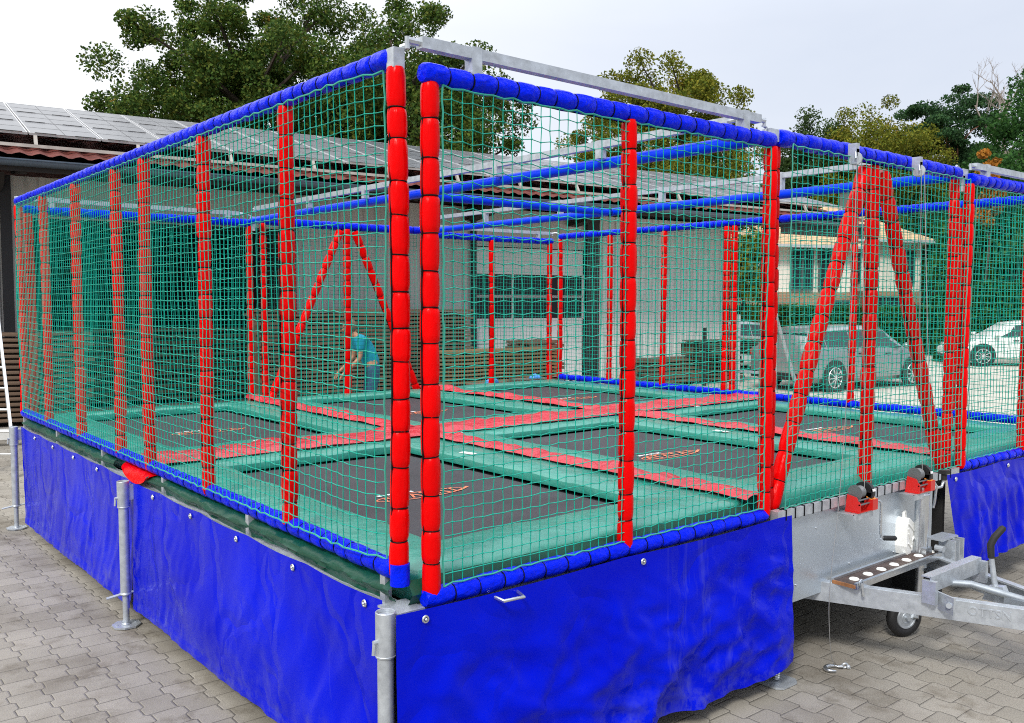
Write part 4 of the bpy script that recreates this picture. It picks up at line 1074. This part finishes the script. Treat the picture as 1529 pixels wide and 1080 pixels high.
# ------------------------------------------------------------------ person
def person():
    p=at(556,14.8,0); root=empty('person',p,0,'person in a teal t shirt bending down to the timber stack','person')
    # facing picture left (-R0); local frame: f forward (left), s side
    f=(-R0*.92-FH*.38).normalized(); s=Vector((-f.y,f.x,0))
    def Lc(a,b,z): v=f*a+s*b; return Vector((v.x,v.y,z))
    def skin(name,V,E,rad,m,lvl=2,root_i=0,par=root):
        me=bpy.data.meshes.new(name); me.from_pydata([tuple(v) for v in V],E,[]); o=bpy.data.objects.new(name,me); COL.objects.link(o)
        sk=o.modifiers.new('s','SKIN'); 
        for i,r in enumerate(rad): me.skin_vertices[0].data[i].radius=(r,r) if not isinstance(r,tuple) else r
        me.skin_vertices[0].data[root_i].use_root=True
        sb=o.modifiers.new('b','SUBSURF'); sb.levels=lvl; sb.render_levels=lvl
        dg=bpy.context.evaluated_depsgraph_get(); me2=bpy.data.meshes.new_from_object(o.evaluated_get(dg)); bpy.data.objects.remove(o)
        for q in me2.polygons: q.use_smooth=True
        me2.materials.clear(); me2.materials.append(m)
        oo=bpy.data.objects.new(name,me2); COL.objects.link(oo); oo.parent=par; return oo
    V=[Lc(0,0,.93),Lc(.05,0,1.10),Lc(.15,0,1.28),Lc(.25,0,1.42),Lc(.32,0,1.49),Lc(.36,0,1.52)]
    E=[(0,1),(1,2),(2,3),(3,4),(4,5)]; rad=[.13,.125,.14,.12,.055,.05]
    def add(v,r,p_): V.append(v);rad.append(r);E.append((p_,len(V)-1));return len(V)-1
    # arms
    for sg in (-1,1):
        a=add(Lc(.24,.17*sg,1.38),.06,3); b=add(Lc(.26,.22*sg,1.10),.042,a); c=add(Lc(.44,.20*sg,.92),.032,b); d=add(Lc(.50,.19*sg,.87),.026,c)
        h=add(Lc(.54,.19*sg,.83),.030,d)
        for k,(dx,dy,ln) in enumerate(((-.02,-.028,.07),(.0,-.01,.085),(.005,.01,.08),(.0,.028,.065))):
            k1=add(Lc(.57+dx,(.19+dy)*sg,.79),.010,h); add(Lc(.59+dx,(.19+dy)*sg,.79-ln*.6),.008,k1)
        t1=add(Lc(.53,(.15)*sg,.81),.011,h); add(Lc(.55,.14*sg,.78),.009,t1)
    # legs
    for sg in (-1,1):
        a=add(Lc(0,.10*sg,.86),.10,0); b=add(Lc(.06,.13*sg,.50),.062,a); c=add(Lc(-.04,.13*sg,.10),.042,b); d=add(Lc(.13,.14*sg,.04),.035,c)
    body=skin('body',V,E,rad,M['skin'])
    hd=MB(); c=Lc(.39,0,1.575); hd.sphere(c,.105,16,12,(.95,.85,1.12)); hc=hd
    n1=Lc(.485,0,1.545); hd.sphere(n1,.018,8,6); hd.sphere(Lc(.39,.095,1.565),.022,8,6,(1,.5,1.2)); hd.sphere(Lc(.39,-.095,1.565),.022,8,6,(1,.5,1.2))
    hd.build('head',M['skin'],root,True)
    eb=MB(); [eb.sphere(Lc(.48,y,1.59),.010,8,6) for y in (-.035,.035)]; eb.box(Lc(.48,0,1.505),(.02,.03,.006)); eb.build('face_features',M['jeans'],root,True)
    hh=MB(); hh.sphere(Lc(.365,0,1.61),.112,16,12,(.95,.92,1.05)); hh.build('hair',M['hair'],root,True)
    # clothes
    VT=[Lc(-.01,0,.90),Lc(.05,0,1.10),Lc(.15,0,1.29),Lc(.25,0,1.425),Lc(.30,0,1.47)]
    ET=[(0,1),(1,2),(2,3),(3,4)]; rt=[.155,.155,.165,.145,.075]
    for sg in (-1,1):
        VT.append(Lc(.24,.18*sg,1.38)); rt.append(.085); ET.append((3,len(VT)-1)); VT.append(Lc(.255,.21*sg,1.20)); rt.append(.066); ET.append((len(VT)-2,len(VT)-1))
    skin('shirt',VT,ET,rt,M['teal'],2)
    VP=[Lc(-.01,0,.93),Lc(.02,0,1.05)]; EP=[(0,1)]; rp=[.155,.145]
    for sg in (-1,1):
        VP.append(Lc(0,.10*sg,.84)); rp.append(.115); EP.append((0,len(VP)-1)); VP.append(Lc(.06,.13*sg,.50)); rp.append(.082); EP.append((len(VP)-2,len(VP)-1)); VP.append(Lc(-.04,.13*sg,.10)); rp.append(.062); EP.append((len(VP)-2,len(VP)-1))
    skin('trousers',VP,EP,rp,M['jeans'],2)
    sh=MB()
    for sg in (-1,1): sh.sphere(Lc(.05,.14*sg,.045),.1,12,8,(1.3,.6,.48) if abs(f.x)>abs(f.y) else (.6,1.3,.48))
    sh.build('shoe',M['rubber'],root,True)
person()

# ------------------------------------------------------------------ cars
def car(name,label,paint,loc,heading,Lc_=4.65,Wc=1.82,Hc=1.47,estate=True,plate=True,group='parked cars in the yard'):
    root=empty(name,loc,heading,label,'car',group)
    glass=mat(name+'_glass',(.02,.03,.035),.06,0,.8); blk=M['blackplastic']
    hw=Wc/2; L_=Lc_
    # stations: x, zbot, zbelt, zroof, hw_body, hw_belt, hw_roof
    rr=.30
    if estate:
        ST=[(0,.42,.80,.80,.74,.72,.66),(.06,.30,.98,.99,.93,.88,.72),(.28,.24,1.00,1.24,.985,.93,.70),(.62,.20,.99,Hc-.05,1,.95,.72),(1.5,.19,.975,Hc-.005,1,.955,.74),(2.3,.19,.96,Hc,1,.955,.745),(2.85,.19,.945,Hc-.05,1,.955,.73),(3.55,.20,.93,.97,.99,.93,.80),(4.1,.22,.84,.86,.96,.88,.78),(4.5,.26,.70,.72,.86,.78,.70),(L_,.34,.56,.57,.66,.62,.56)]
    else:
        ST=[(0,.42,.78,.78,.74,.72,.66),(.08,.30,.94,.95,.92,.86,.74),(.50,.22,.97,1.02,.985,.92,.74),(1.1,.20,.96,Hc-.10,1,.94,.70),(1.7,.19,.95,Hc-.01,1,.95,.72),(2.3,.19,.94,Hc,1,.95,.73),(2.8,.19,.93,Hc-.06,1,.95,.72),(3.45,.20,.92,.96,.99,.93,.80),(4.0,.22,.83,.85,.96,.88,.78),(4.4,.26,.70,.72,.86,.78,.70),(L_,.34,.56,.57,.66,.62,.56)]
    def ring(st):
        x,zb,zl,zr,a,b,c=st; x-=L_/2
        rt_=[(0,zb),(a*.86,zb),(a*.985,zb+.10),(a,zb+(zl-zb)*.45),(a*.985,zl-.16*(zl-zb)),(b,zl),(c+(b-c)*.12,zl+(zr-zl)*.86),(c*.86,zr),(0,zr+.015)]
        return [(x,-y*hw,z) for y,z in rt_]+[(x,y*hw,z) for y,z in rt_[-2:0:-1]]
    rings=[ring(s) for s in ST]; n=len(rings[0]); mb=MB(); vs=[v for r_ in rings for v in r_]
    fs=[(i*n+k,(i+1)*n+k,(i+1)*n+(k+1)%n,i*n+(k+1)%n) for i in range(len(rings)-1) for k in range(n)]+[tuple(range(n)),tuple((len(rings)-1)*n+k for k in range(n))[::-1]]
    mb.add(vs,fs); body=mb.build('body',paint,root,35,fix=True)
    # glass
    def patch(pts,off,nm,par=root,m=glass):
        g=MB(); P=[Vector(p) for p in pts]; nrm_=(P[1]-P[0]).cross(P[3]-P[0]).normalized(); c=sum(P,Vector())/4
        g.add([p+nrm_*off for p in P]+[p-nrm_*.004 for p in P],[(0,1,2,3),(0,4,5,1),(1,5,6,2),(2,6,7,3),(3,7,4,0)]); return g.build(nm,m,par)
    def lerp(a,b,t): return tuple(a[k]+(b[k]-a[k])*t for k in range(3))
    cab=[i for i,s in enumerate(ST) if s[3]-s[2]>.2]
    for side in (0,1):
        bi,ti=(5,6) if side==0 else (n-5,n-6)
        for a_,b_ in zip(cab[:-1],cab[1:]):
            A,B=rings[a_][bi],rings[b_][bi]; Cc,D=rings[b_][ti],rings[a_][ti]
            q=[lerp(lerp(A,B,.03),lerp(D,Cc,.03),.06),lerp(lerp(A,B,.97),lerp(D,Cc,.97),.06),lerp(lerp(A,B,.97),lerp(D,Cc,.97),.96),lerp(lerp(A,B,.03),lerp(D,Cc,.03),.96)]
            if side==1: q=q[::-1]
            patch(q,.006,'side_window')
        # front quarter glass
        a_=cab[-1]; b_=a_+1; A,B=rings[a_][bi],rings[b_][bi]; D=rings[a_][ti]
        q=[lerp(A,D,.06),lerp(lerp(A,B,.72),D,.04),lerp(lerp(A,B,.35),D,.45),lerp(A,D,.92)]
        if side==1: q=q[::-1]
        patch(q,.008,'side_window')
    a_=cab[-1]; P1,P2=rings[a_],rings[a_+1]
    q=[lerp(P1[7],P2[7],.94),lerp(P1[7],P2[7],.08),lerp(P1[n-7],P2[n-7],.08),lerp(P1[n-7],P2[n-7],.94)]
    patch(q,.012,'windscreen'); 
    P1,P2=(rings[1],rings[3]) if estate else (rings[2],rings[3])
    q=[lerp(P1[7],P2[7],.12),lerp(P1[n-7],P2[n-7],.12),lerp(P1[n-7],P2[n-7],.88),lerp(P1[7],P2[7],.88)]
    if estate:
        P1,P2=rings[1],rings[2]; q=[lerp(P1[7],P2[7],.1),lerp(P1[n-7],P2[n-7],.1),lerp(P1[n-7],P2[n-7],1.3),lerp(P1[7],P2[7],1.3)]
    patch(q,.012,'rear_window'); 
    # lower cladding, bumpers
    cb_=MB(); cb_.box((-L_/2+.06,0,.36),(.12,Wc*.86,.14)); cb_.box((L_/2-.10,0,.32),(.2,Wc*.60,.10)); cb_.build('bumper',blk,root)
    for x,nm in ((.86,'wheel'),(L_-.92,'wheel')):
        for sg in (-1,1):
            wc=Vector((x-L_/2,sg*(hw-.09),.325))
            ab=MB(); ab.disc(wc+Vector((0,sg*.075,.02)),(0,1,0),.385,.055,28); ab.build('wheel_arch',blk,root)
            tb=MB(); tb.torus(wc+Vector((0,sg*.02,0)),(0,1,0),.265,.062,30,8); tb.disc(wc,(0,1,0),.24,.15,28); w=tb.build('wheel',M['rubber'],root,35)
            rb=MB()
            for k in range(10):
                t=2*math.pi*k/10+.1; d=Vector((math.cos(t),0,math.sin(t))); c=wc+Vector((0,sg*.112,0)); rb.bar(c+d*.03,c+d*.225,.022,.03,(0,1,0))
            rb.torus(wc+Vector((0,sg*.105,0)),(0,1,0),.228,.012,30,6); rb.disc(wc+Vector((0,sg*.11,0)),(0,1,0),.045,.03,14); rb.build('rim',M['alu'],w,35)
    tl=mat(name+'_tail',(.5,.008,.01),.2,coat=.5)
    for sg in (-1,1):
        t=MB(); t.box((-L_/2+.10,sg*hw*.80,.86),(.10,hw*.28,.12)); t.box((-L_/2+.22,sg*hw*.925,.88),(.26,.05,.09)); t.build('tail_lamp',tl,root)
        t=MB(); t.box((L_/2-.30,sg*hw*.72,.66),(.26,.16,.10)); t.build('headlight',M['alu'],root)
        t=MB(); t.sphere((L_/2-1.30,sg*(hw+.07),1.0),.09,10,8,(1.0,1.0,.75)); t.build('wing_mirror',paint,root,True)
        t=MB(); t.box((-.55,sg*(hw+.004),.85),(.17,.03,.028)); t.box((.45,sg*(hw+.004),.83),(.17,.03,.028)); t.build('door_handle',blk,root)
        t=MB()
        for xx in (-.98,-.02,.98): t.box((xx,sg*(hw*.995),.58),(.010,.012,.62))
        t.build('door_gap',blk,root)
    if plate:
        t=MB(); t.box((-L_/2+.035,0,.66),(.02,.50,.11)); pl=t.build('number_plate',M['white'],root)
        fc=bpy.data.curves.new('plate_text','FONT'); fc.body='7'; fc.size=.11; fc.extrude=.001; fc.materials.append(blk)
        to=bpy.data.objects.new('plate_text',fc); COL.objects.link(to); to.parent=pl; to.location=(-L_/2+.020,-.17,.62); to.rotation_euler=(R(90),0,R(-90)); to_mesh(to)
    return root
silver=mat('silver_paint',(.30,.315,.325),.28,.5,coat=.6); white_p=mat('white_paint',(.78,.78,.77),.3,coat=.6)
hd_=math.atan2(-.12,.993)
def cc(x,y): return Vector((x,y,0))
# silver estate: wheel contact points at (16.9,8.3) and (19.4,8.0)
d_=Vector((math.cos(hd_),math.sin(hd_),0)); sd_=Vector((-d_.y,d_.x,0))
car('estate_car','silver estate car with alloy wheels seen through the net from behind',silver,Vector((16.75,8.30,0))+d_*(4.65/2-.86)+sd_*.83,hd_)
pa=at(1522,29.5,0); car('white_saloon','white saloon car parked side on at the right picture edge',white_p,pa,math.atan2((-R0).y,(-R0).x)-.12,4.7,1.8,1.44,estate=False,plate=False)
pb_=at(1092,27.0,0); car('white_estate','white estate car half hidden by the corner of the hall',white_p,pb_,math.atan2(R0.y,R0.x)+.5,4.5,1.8,1.46,estate=True,plate=False)

# galvanised step frame beyond the right long side
mb=MB(); p=at(1157,10.2,0); mb.bar((0,0,0),(0,0,1.88),.04,.04); q=at(1200,10.2,0)-p; mb.bar((0,0,1.86),(q.x*.75,q.y*.75,1.10),.035,.035); mb.bar((q.x*.75,q.y*.75,1.12),(q.x*.82,q.y*.82,0),.035,.035)
mb.bar((0,.5,0),(0,.5,1.86),.04,.04)
for z in (.4,.8,1.2,1.6): mb.bar((0,0,z),(0,.5,z),.03,.03)
o=mb.build('step_frame',M['alu']); o.location=p; tag(o,'light metal step frame standing beyond the right side of the rig','ladder')

# ------------------------------------------------------------------ house
def house():
    O=at(1262,44,0); ax=(R0*.96+FH*.28).normalized(); ay=Vector((-ax.y,ax.x,0))
    root=empty('house',O,0,'two storey house with cream upper walls, brick ground floor and tiled hip roofs','house')
    cream=mat('house_render',(.88,.84,.74),.8,var=.06,vscale=1); 
    bm_=bpy.data.materials.new('house_brick'); bm_.use_nodes=True; t=NT(bm_); b=t.n['Principled BSDF']
    br=t.n.new('ShaderNodeTexBrick'); br.inputs['Scale'].default_value=4.0; br.inputs['Color1'].default_value=(.34,.17,.09,1); br.inputs['Color2'].default_value=(.42,.27,.15,1); br.inputs['Mortar'].default_value=(.45,.42,.36,1); br.inputs['Mortar Size'].default_value=.02
    cmb=t.n.new('ShaderNodeCombineXYZ'); spx_=t.n.new('ShaderNodeSeparateXYZ'); t.link(t.objco(),spx_.inputs[0]); t.link(t.math('ADD',spx_.outputs[0],spx_.outputs[1]),cmb.inputs[0]); t.link(spx_.outputs[2],cmb.inputs[1]); t.link(cmb.outputs[0],br.inputs['Vector'])
    t.link(br.outputs[0],b.inputs['Base Color']); b.inputs['Roughness'].default_value=.85
    tm=bpy.data.materials.new('house_tiles'); tm.use_nodes=True; t=NT(tm); b=t.n['Principled BSDF']; co=t.objco()
    wv=t.n.new('ShaderNodeTexWave'); wv.bands_direction='Z'; wv.inputs['Scale'].default_value=3.2; wv.inputs['Distortion'].default_value=.6; t.link(co,wv.inputs[0])
    t.link(t.mix(.6,t.ramp(t.noise(6,4,.7,co),[(.3,(.45,.27,.13)),(.7,(.78,.56,.34))]),t.ramp(wv.outputs[0],[(.2,(.55,.5,.45)),(.6,(1.1,1.1,1.1))]),'MULTIPLY'),b.inputs['Base Color']); b.inputs['Roughness'].default_value=.8
    gl=mat('house_glass',(.03,.04,.05),.1,0,.7); fr=mat('house_window_frame',(.10,.14,.14),.5); wht=mat('house_gutter_white',(.55,.57,.57),.5)
    def P(a,b_,z): v=ax*a+ay*b_; return Vector((v.x,v.y,z))
    def block(x0,x1,y0,y1,zb,zm,zt,zr,ov=.6):
        m1=MB(); m1.poly([P(x0,y0,zb),P(x1,y0,zb),P(x1,y1,zb),P(x0,y1,zb)],(0,0,1),zm-zb); m1.build('ground_floor_wall',bm_,root)
        m2=MB(); m2.poly([P(x0+.02,y0+.02,zm),P(x1-.02,y0+.02,zm),P(x1-.02,y1-.02,zm),P(x0+.02,y1-.02,zm)],(0,0,1),zt-zm); m2.build('upper_wall',cream,root)
        a,b_,c,d=x0-ov,x1+ov,y0-ov,y1+ov; dz=.0; cy_=(c+d)/2; h=(d-c)/2
        r=MB(); h2=min(h,(b_-a)/2-.3); r.add([P(a,c,zt),P(b_,c,zt),P(b_,d,zt),P(a,d,zt),P(a+h2,cy_,zr),P(b_-h2,cy_,zr)],[(0,1,5,4),(1,2,5),(2,3,4,5),(3,0,4),(0,3,2,1)]); r.build('roof',tm,root)
        g=MB(); g.bar(P(a,c-.05,zt-.02),P(b_,c-.05,zt-.02),.12,.14); g.bar(P(a-.05,c,zt-.02),P(a-.05,d,zt-.02),.12,.14); g.bar(P(b_+.05,c,zt-.02),P(b_+.05,d,zt-.02),.12,.14); g.build('gutter',wht,root)
    block(-.2,5.2,1,9,0,2.6,5.1,7.2)
    block(-5.2,-.2,-1,6,0,2.5,4.6,6.0)
    def win(x,y,z,w,h,m=1):
        f=MB(); 
        for dx in (-w/2,0,w/2)[::(1 if w>.7 else 2)]: f.box((0,0,0),(0,0,0)) if 0 else f.poly([P(x+dx-.04,y-.06,z),P(x+dx+.04,y-.06,z),P(x+dx+.04,y-.06,z+h),P(x+dx-.04,y-.06,z+h)],-ay,.05)
        for zz in (z,z+h): f.poly([P(x-w/2,y-.06,zz-.04),P(x+w/2,y-.06,zz-.04),P(x+w/2,y-.06,zz+.04),P(x-w/2,y-.06,zz+.04)],-ay,.05)
        o=f.build('window',fr,root); g=MB(); g.poly([P(x-w/2,y-.02,z),P(x+w/2,y-.02,z),P(x+w/2,y-.02,z+h),P(x-w/2,y-.02,z+h)],-ay,.03); g.build('pane',gl,o)
    win(-3.2,-1,2.6,1.1,1.9); win(-2.0,-1,2.6,.6,1.9); win(-4.1,-1,.6,1.2,1.3); win(-1.0,-1,1.3,1.0,.8)
    win(1.0,1,3.0,.9,1.5); win(4.3,1,3.0,.7,1.6); win(3.0,1,.8,2.2,1.5); win(.6,1,.9,.8,1.2)
    ch=MB(); ch.poly([P(2.6,3.6,6.2),P(3.3,3.6,6.2),P(3.3,4.3,6.2),P(2.6,4.3,6.2)],(0,0,1),1.6); ch.poly([P(2.5,3.5,7.9),P(3.4,3.5,7.9),P(3.4,4.4,7.9),P(2.5,4.4,7.9)],(0,0,1),.1); ch.build('chimney',mat('chimney_slate',(.08,.11,.11),.6),root)
house()

# ------------------------------------------------------------------ vegetation
def leaves(centers,radii,count,size,rs,flat=1.0):
    """count leaves spread over clusters; returns V,F of folded quads"""
    k=len(centers); idx=rs.randint(0,k,count); d=rs.randn(count,3); d/=np.linalg.norm(d,axis=1,keepdims=True)
    rad=rs.rand(count)**.45
    c=centers[idx]+d*(rad*radii[idx])[:,None]*np.array([1,1,flat])
    a=rs.randn(count,3); a/=np.linalg.norm(a,axis=1,keepdims=True); b=np.cross(a,rs.randn(count,3)); b/=np.linalg.norm(b,axis=1,keepdims=True)
    s=(size*(.6+.8*rs.rand(count)))[:,None]
    V=np.stack([c-a*s*.5,c+b*s*.32,c+a*s*.5,c-b*s*.32],1).reshape(-1,3); F=np.arange(count*4).reshape(-1,4); return V,F
def tree(name,label,px,depth,H,rx,rz,leafm,bark=M['bark'],seed=1,n_cl=90,count=16000,size=.17,trunk_r=.28,cz=None,lean=0,hollow=.35,cr=(.55,1.0),group='trees behind the yard',flat=.8,limbs=26,cat='tree'):
    rs=np.random.RandomState(seed); base=at(px,depth,0); root=empty(name,base,0,label,cat,group)
    cz=cz if cz is not None else H-rz
    th=rs.rand(n_cl)*6.283; u=rs.uniform(-.75,1,n_cl); rad=(hollow+(1-hollow)*rs.rand(n_cl)**.6)
    hr=np.sqrt(np.clip(1-u*u,0.05,1)); lob=1+.13*np.sin(th*3+seed)+.10*np.sin(th*5+u*4+seed*2)
    Rr=None; C=np.stack([rx*hr*np.cos(th)*rad*lob,rx*hr*np.sin(th)*rad*lob,cz+rz*u*rad*(1+.10*np.sin(th*4+seed))],1)
    Rr=rs.uniform(cr[0],cr[1],n_cl)
    V,F=leaves(C,Rr,count,size,rs,flat)
    mb=MB(); top=cz+rz*.45
    pts=[(0,0,-.1),(.05,0,H*.18),(lean*.3,.08,H*.38),(lean*.6,-.05,(H*.38+top)/2),(lean,0,top)]
    mb.tube(pts,[trunk_r*1.25,trunk_r,trunk_r*.8,trunk_r*.5,trunk_r*.12],10)
    order=rs.permutation(n_cl)[:limbs]
    for i in order:
        c=Vector(C[i]); z0=max(H*.22,min(top*.95,c.z-abs(c.x)*.35-abs(c.y)*.35-.6)); t=z0/top
        s=Vector((lean*t,0,z0)); mid=(s+c)/2+Vector((rs.randn()*.25,rs.randn()*.25,.15))
        mb.tube([s,mid,c],[trunk_r*.32,trunk_r*.18,trunk_r*.05],5)
        for q in range(2):
            e=c+Vector(np.clip(rs.randn(3),-1,1))*Rr[i]*.55; mb.tube([mid*.4+c*.6,e],[trunk_r*.07,trunk_r*.02],4)
    mb.build('trunk',bark,root,True)
    np_mesh('crown',V,F,leafm,root)
    return root
tree('oak_tree','broad dark green oak with rusty patches left behind the hall roof',388,31,12.9,5.0,4.9,M['oak'],seed=4,n_cl=300,count=175000,size=.108,trunk_r=.42,cz=7.3,cr=(.36,.74),hollow=.25,limbs=60)
tree('oak_tree','tall green oak behind the near top corner of the frame',628,30,11.9,3.5,4.8,M['oak'],seed=9,n_cl=190,count=100000,size=.108,trunk_r=.36,cz=7.0,cr=(.4,.85),hollow=.25,limbs=50)
tree('oak_tree','low outer oak crown at the far left end of the tree row',232,33,8.9,2.6,2.6,M['oak'],seed=12,n_cl=100,count=40000,size=.108,trunk_r=.25,cz=6.7,cr=(.4,.8),limbs=20)
tree('maple_tree','yellow green deciduous tree rising behind the front top rail',992,40,12.4,4.3,4.2,M['yell'],seed=15,n_cl=210,count=100000,size=.12,trunk_r=.3,cz=8.3,cr=(.45,.8),limbs=40)
tree('maple_tree','small dark round crowned tree right of the front top corner',1213,60,14.3,2.5,3.4,M['dark'],seed=21,n_cl=80,count=26000,size=.16,trunk_r=.25,cz=10.8,cr=(.5,.95))
tree('maple_tree','bushy yellow green tree behind the pulleys',1300,58,14.0,4.1,4.8,M['yell'],seed=23,n_cl=170,count=50000,size=.15,trunk_r=.25,cz=9.6,cr=(.6,1.1))
tree('pine_tree','pine with reddish trunk showing behind the right pulley',1420,60,15.6,4.6,5.4,M['pine'],M['pinebark'],seed=31,n_cl=120,count=48000,size=.17,trunk_r=.22,cz=10.4,cr=(.6,1.1),flat=.45,limbs=40)
tree('pine_tree','thinner pine left of the reddish trunked pine',1368,61,14.6,3.4,5.0,M['pine'],M['pinebark'],seed=33,n_cl=90,count=36000,size=.17,trunk_r=.2,cz=9.8,cr=(.6,1.1),flat=.45,limbs=30)
tree('evergreen_tree','dense dark evergreen at the right picture edge',1552,46,14.0,3.6,6.8,M['ever'],seed=35,n_cl=110,count=44000,size=.17,trunk_r=.3,cz=7.0,cr=(.6,1.1))
tree('evergreen_tree','dense evergreen below the pine beside the right edge',1488,42,9.6,2.9,4.8,M['ever'],seed=37,n_cl=90,count=36000,size=.16,trunk_r=.25,cz=4.6,cr=(.55,.95))
tree('evergreen_tree','dark bushy tree behind the house roof ridge',1360,60,9.5,5.5,4.2,M['dark'],seed=41,n_cl=110,count=16000,size=.32,trunk_r=.3,cz=5.5,cr=(.8,1.3))
tree('evergreen_tree','dark bushy tree filling the gap left of the house',1150,62,9.6,5.5,4.2,M['dark'],seed=43,n_cl=110,count=16000,size=.32,trunk_r=.3,cz=5.5,cr=(.8,1.3))
tree('golden_conifer','slender orange foliaged tree in front of the evergreens',1472,33,7.5,.42,1.7,M['orangeleaf'],seed=45,n_cl=26,count=3200,size=.14,trunk_r=.06,cz=5.9,cr=(.16,.34),limbs=8)
tree('yellow_shrub','yellowing young tree between the hall corner and the house',1112,33,5.6,.8,2.2,M['yell'],seed=47,n_cl=30,count=5200,size=.17,trunk_r=.08,cz=3.3,cr=(.3,.6),limbs=8)
tree('garden_tree','green garden tree covering the right end of the house',1446,38,6.2,1.2,3.0,M['ever'],seed=49,n_cl=50,count=11000,size=.2,trunk_r=.12,cz=3.1,cr=(.4,.8))
tree('garden_tree','bushy green tree behind the white saloon car',1515,37,6.4,2.6,3.0,M['hedge'],seed=51,n_cl=70,count=15000,size=.2,trunk_r=.15,cz=3.2,cr=(.5,.9))
# bare tree
def bare():
    base=at(1490,56,0); root=empty('bare_tree',base,0,'leafless grey tree standing above the evergreens','tree','trees behind the yard')
    mb=MB(); r=random.Random(5)
    def br(p,d,l,rad,lev):
        n=3; pts=[p]; q=p.copy(); dd=d.copy()
        for i in range(n): dd=(dd+Vector((r.uniform(-.18,.18),r.uniform(-.18,.18),r.uniform(-.05,.12)))).normalized(); q=q+dd*l/n; pts.append(q.copy())
        mb.tube(pts,[rad,rad*.8,rad*.62,rad*.45],5,False)
        if lev==0: return
        for k in range(4 if lev>1 else 5):
            t=r.uniform(.35,1); pp=p+(q-p)*t; nd=(dd+Vector((r.uniform(-1,1),r.uniform(-1,1),r.uniform(-.1,.7)))).normalized(); br(pp,nd,l*r.uniform(.4,.62),rad*.45,lev-1)
    br(Vector((0,0,0)),Vector((0,0,1)),11.5,.22,0); 
    br(Vector((0,0,11)),Vector((.1,0,1)),4.0,.13,4); br(Vector((0,0,11.2)),Vector((-.6,.4,1)).normalized(),3.4,.09,3); br(Vector((0,0,11.0)),Vector((.6,-.5,.8)).normalized(),3.2,.09,3)
    mb.build('trunk',M['greybark'],root,True)
bare()
# hedge in front of the house, shrubs
def hedge(p0,p1,h,w,name,label,m,count,seed,size=.14,cat='hedge'):
    rs=np.random.RandomState(seed); d=p1-p0; L_=d.length; d.normalize(); nn=Vector((-d.y,d.x,0))
    u=rs.rand(count)*L_; a=rs.rand(count); face=rs.rand(count)
    off=np.where(face<.6,-w/2+rs.randn(count)*.06,(rs.rand(count)-.5)*w); z=np.where(face<.6,rs.rand(count)*h,h+rs.randn(count)*.06)
    C=np.array(p0)[None]+u[:,None]*np.array(d)[None]+off[:,None]*np.array(nn)[None]; C[:,2]=z
    V,F=leaves(C,np.full(count,.08),count,size,rs); 
    root=empty(name,p0,0,label,cat); V=V-np.array(p0); np_mesh('foliage',V,F,m,root)
    mb=MB(); c=(p1-p0)/2; ang=math.atan2(d.y,d.x); mb.box((c.x,c.y,h/2-.03),(L_-.1,w-.14,h-.10),ang); mb.build('branch_core',mat(name+'_core',(.012,.02,.008),.9),root)
hedge(at(1085,37,0),at(1440,35,0),1.75,.9,'clipped_hedge','long clipped green hedge in front of the house',M['hedge'],16000,3)
hedge(at(1400,33.5,0),at(1600,31.5,0),2.6,1.0,'tall_hedge','tall green hedge behind the white saloon car',M['ever'],14000,5)
hedge(at(1395,31.5,0),at(1425,31.3,0),.8,.6,'grass_tuft_bank','low grassy bank beside the front of the white saloon car',M['hedge'],1500,6,cat='shrub')
tree('maple_tree','dull green rounded tree filling the canopy between the small dark tree and the pines',1255,66,12.6,4.2,5.0,M['dark'],seed=61,n_cl=120,count=30000,size=.2,trunk_r=.3,cz=7.4,cr=(.7,1.2))
tree('evergreen_tree','dense green tree closing the gap between the two pines and the edge',1440,68,14.2,4.6,6.0,M['ever'],seed=63,n_cl=140,count=36000,size=.21,trunk_r=.3,cz=8,cr=(.7,1.2))
# light concrete apron on the far side of the yard
def apron():
    m=mat('light_concrete',(.50,.47,.41),.85,var=.10,vscale=.8,bump=.2,bscale=40,bdist=.004)
    mb=MB(); pts=[(11.5,-12),(60,-12),(60,30),(26,30),(14,10.6)]; mb.add([(x,y,.004) for x,y in pts],[(0,1,2,3,4)])
    o=mb.build('concrete_apron',m); tag(o,'light concrete apron on which the cars are parked',None,None,'structure')
apron()
# far wood closing the horizon
def wood():
    rs=np.random.RandomState(77); C=[];Rr=[]
    for px in np.linspace(-400,2100,130):
        d=95+rs.rand()*12; h=8+3*math.sin(px*.011)+rs.rand()*2
        for z in np.arange(.5,h,1.6): p=at(px+rs.randn()*8,d,z); C.append(p); Rr.append(2.0)
    V,F=leaves(np.array([list(c) for c in C]),np.array(Rr),52000,.75,rs)
    o=np_mesh('far_wood',V,F,M['dark']); tag(o,'far band of dark woodland closing the horizon','woodland',None,'stuff')
wood()
